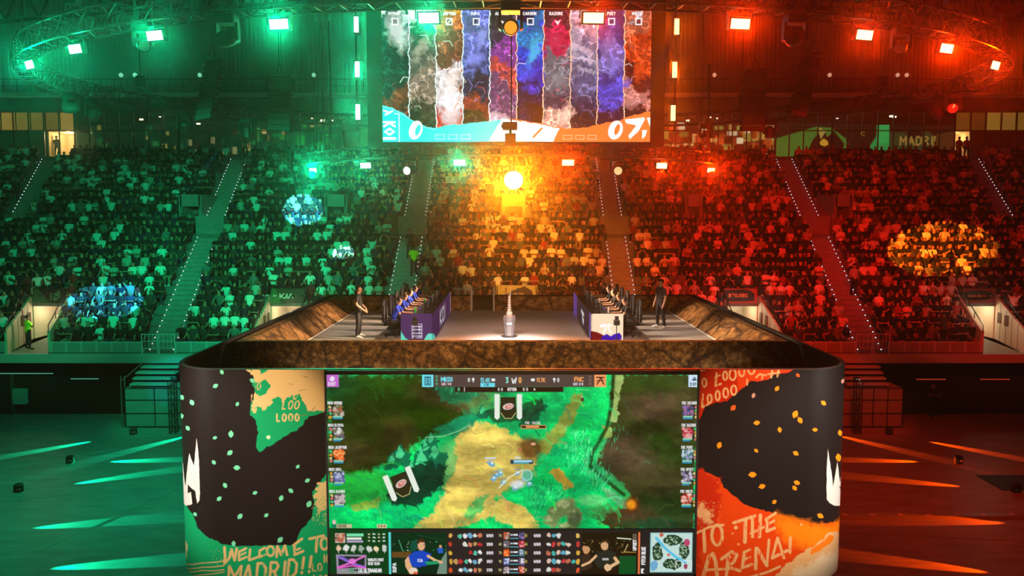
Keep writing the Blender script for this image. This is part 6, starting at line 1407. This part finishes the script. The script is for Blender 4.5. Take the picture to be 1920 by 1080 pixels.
# tape lines and folds in the floor sheet
for i, (a, b) in enumerate((((-20, 945), (340, 905)), ((60, 1040), (340, 915)), ((0, 880), (230, 840)), ((1590, 1000), (1930, 1015)))):
    p, q = onz(*a, 0), onz(*b, 0); o = MB().tube((p.x, p.y, .004), (q.x, q.y, .004), .012, 5).build('floor_seam', mat('seam tape', (.4, .4, .4), .4)); tag(o, ['long seam across the left floor', 'diagonal seam on the left floor', 'seam on the far left floor', 'seam across the near right floor'][i], 'seam')
# thin strip lights and small things in the dark space under the stand
for px0, px1, py, g_, l in ((133, 185, 710, 1, 'dim green strip light under the left stand'), (0, 100, 700, 1, 'faint green strip light under the far left stand'), (1718, 1773, 711, 0, 'dim red strip light under the right stand'), (1838, 1893, 711, 0, 'dim red strip light under the far right stand')):
    a, b = at(px0, py, 33.32), at(px1, py, 33.32); r = empty('strip_light', (a+b)/2, label=l, cat='light'); h = (b.x-a.x)/2; MB().box(-h, h, 0, .08, -.03, .05).build('housing', M_black, r)
    MB().box(-h, h, -.02, 0, -.03, .02).build('tube', glow('strip '+('green' if g_ else 'red'), (.10, .5, .3) if g_ else (.6, .05, .02), .5 if px0 else .12), r)
p = at(34, 775, 33.0); r = empty('wall_cabinet', (p.x, 33.1, 0), label='pale cabinet door in the dark wall under the far left stand', cat='cabinet'); MB().box(-.32, .32, 0, .2, .55, 1.3).build('body', mat('pale cabinet', (.5, .5, .5), .5), r, bevel=.01); MB().box(-.36, -.34, -.05, .2, 0, 2.0).build('post', M_steel, r)
p = onz(1768, 795, 0); stander('person', (p.x, 32.6, 0), 0, dict(arms='cross'), [SH['black'], SKIN[1], TROU[0], M_shoew], 'person in black with arms crossed under the right stand', HAIRM[1], 1.0, 1, False)
# boards over the passages
def board(n, w_, h, cv, label, up=.0):
    x = n[1]; r = empty('sign_board', (x, n[3]-.06, ZS+1.90+up), label=label, cat='sign')
    MB().box(-w_/2, w_/2, 0, .06, 0, h).build('backing', M_black, r)
    painted_sheet('sign_face', cv, lambda u, v: np.stack([-w_/2+w_*u, np.full_like(u, -.004), h*(1-v)], -1), paint_mat('sign print', 0, .5), r)
K = 60; W_, H_ = 1.75, .78
def sign(base): return Canvas(W_*K, H_*K, 0, 0, K, base)
c = sign((6, 60, 44)); c.poly([(0,0),(.2,0),(.5,.78),(0,.78)], (10,110,60)); c.line([(.45,.5),(.45,.28)], .05, (230,240,236)); c.line([(.47,.42),(.66,.28)], .05, (230,240,236)); c.line([(.52,.40),(.64,.5),(.72,.5),(.82,.28),(.82,.5),(.9,.5),(1.02,.28),(1.12,.5)], .05, (230,240,236)); board(NOTCH[1], W_, H_, c, 'dark green sign with a three letter white logo over the left passage')
c = sign((170, 40, 16)); c.poly([(0,.08),(1.1,.05),(1.4,.12),(1.6,.3),(1.6,.66),(.2,.68),(0,.4)], (22, 8, 10)); c.text('INFOJOBS', .25, .28, .17, .035, (240, 190, 150), aspect=.7, gap=.28); board(NOTCH[3], W_, H_, c, 'red sign with a black shape and pale lettering over the right passage')
c = sign((14, 30, 26)); c.poly([(0,0),(.3,0),(.9,.78),(0,.78)], (16,90,60)); q = np.random.default_rng(5)
for i in range(26): a, b = q.uniform(.95, 1.45), q.uniform(.2, .55); c.line([(a, b), (a+q.uniform(-.06, .06), b+q.uniform(-.1, .1))], .03, (90, 190, 150))
board(NOTCH[0], W_, H_, c, 'dark sign with a pale round crest over the far left passage')
c = sign((120, 26, 14)); c.ell(.8, .36, .85, .26, (16, 6, 8), soft=.1)
for i in range(11): a = .35+.085*i; c.line([(a, .44), (a+.02, .30+.03*(i % 3)), (a+.05, .44)], .025, (190, 90, 60))
board(NOTCH[4], W_, H_, c, 'dark oval sign with small pale script over the far right passage')
c = Canvas(2.2*K, .7*K, 0, 0, K, (200, 180, 110)); c.poly([(.2,.7),(.9,.28),(1.5,.05),(1.9,.3),(2.0,.7)], (70,44,14)); c.text('ARENA', .9, .42, .16, .03, (230,190,120)); 
def board5():
    global W_, H_; W_, H_ = 2.2, .7; board(NOTCH[2], 2.2, .7, c, 'cream sign with a dark arch behind the middle of the stage', .25)
board5()
# concourse fittings seen through the glass
def wallpic(px0, px1, py0, py1, D, cv, label, emission, nm='self_lit_picture', cat='panel'):  # kiosks and mural: their light is put into self-glowing pictures
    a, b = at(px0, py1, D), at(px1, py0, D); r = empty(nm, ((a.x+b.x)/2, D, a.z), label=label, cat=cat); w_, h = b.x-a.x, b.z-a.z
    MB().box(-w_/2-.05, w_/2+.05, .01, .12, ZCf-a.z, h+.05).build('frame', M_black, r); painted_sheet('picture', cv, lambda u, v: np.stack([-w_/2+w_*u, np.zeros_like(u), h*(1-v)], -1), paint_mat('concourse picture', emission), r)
q = np.random.default_rng(8)
def shop(seed, cols, dark, n=60, W=150, H=60):
    c = Canvas(W, H, 0, 0, 1, dark); q = np.random.default_rng(seed)
    for _ in range(n):
        x, y = q.uniform(0, W), q.uniform(0, H); w_, h = q.uniform(3, 14), q.uniform(3, 16); c.rect(x, y, x+w_, y+h, cols[q.integers(len(cols))], q.uniform(.4, 1))
    for i in range(7): x = q.uniform(0, W); c.rect(x, 0, x+1.5, H, dark)
    return c
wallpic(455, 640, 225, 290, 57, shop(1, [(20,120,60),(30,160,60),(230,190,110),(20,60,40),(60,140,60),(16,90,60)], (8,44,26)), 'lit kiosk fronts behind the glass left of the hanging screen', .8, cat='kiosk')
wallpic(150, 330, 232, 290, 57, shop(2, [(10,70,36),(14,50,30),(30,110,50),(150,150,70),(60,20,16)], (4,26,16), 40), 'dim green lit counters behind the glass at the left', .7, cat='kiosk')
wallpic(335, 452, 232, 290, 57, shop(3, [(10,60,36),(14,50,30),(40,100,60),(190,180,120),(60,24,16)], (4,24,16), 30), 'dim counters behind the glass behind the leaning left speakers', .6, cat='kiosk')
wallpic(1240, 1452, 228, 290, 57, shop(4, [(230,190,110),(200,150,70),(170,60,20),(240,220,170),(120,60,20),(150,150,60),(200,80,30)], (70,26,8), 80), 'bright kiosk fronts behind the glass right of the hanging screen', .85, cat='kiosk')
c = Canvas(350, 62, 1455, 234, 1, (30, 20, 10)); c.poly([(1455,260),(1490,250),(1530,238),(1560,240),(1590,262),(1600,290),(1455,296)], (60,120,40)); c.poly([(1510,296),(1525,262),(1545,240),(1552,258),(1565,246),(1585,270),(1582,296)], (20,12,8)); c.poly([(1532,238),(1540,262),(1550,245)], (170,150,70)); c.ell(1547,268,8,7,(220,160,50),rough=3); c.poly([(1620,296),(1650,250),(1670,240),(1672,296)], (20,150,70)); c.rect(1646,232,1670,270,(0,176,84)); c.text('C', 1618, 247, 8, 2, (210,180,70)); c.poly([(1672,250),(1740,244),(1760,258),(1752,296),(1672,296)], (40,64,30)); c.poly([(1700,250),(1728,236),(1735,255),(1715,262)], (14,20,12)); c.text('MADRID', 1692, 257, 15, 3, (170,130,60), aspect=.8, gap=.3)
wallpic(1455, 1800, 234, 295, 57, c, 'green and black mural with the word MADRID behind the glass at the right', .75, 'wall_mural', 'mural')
for i, (px, py, s_) in enumerate(((265, 224, 1), (300, 219, .5), (345, 217, .7), (372, 232, 1.0), (545, 222, .8), (585, 222, .5), (605, 226, 1.2), (622, 226, .8), (1330, 220, 1.0), (1345, 222, .8), (1290, 226, 1), (1672, 218, 1.2), (1677, 219, 1), (1570, 222, .5), (1385, 228, .7))):
    p = at(px, py, 55.5); r = empty('ceiling_spot', p, label='small bright ceiling spot behind the glass, %s from the left' % ORD[i], cat='lamp', group='ceiling spots of the concourse'); MB().box(-.14*s_, .14*s_, -.05, .05, -.06*s_, .06*s_).build('diffuser', glow('concourse spot', (1, .85, .55), 2.2), r); MB().box(-.16*s_, .16*s_, .05, .12, -.08*s_, .08*s_).build('can', M_black, r)
for x, col in ((-25, (.6, 1, .6)), (-12, (.7, 1, .6)), (12, (1, .7, .35)), (24, (.8, .8, .5))): lamp('concourse_light', 'AREA', (x, 56, zw1+.3), (x, 56, 0), 60, col, (8, 1.5))
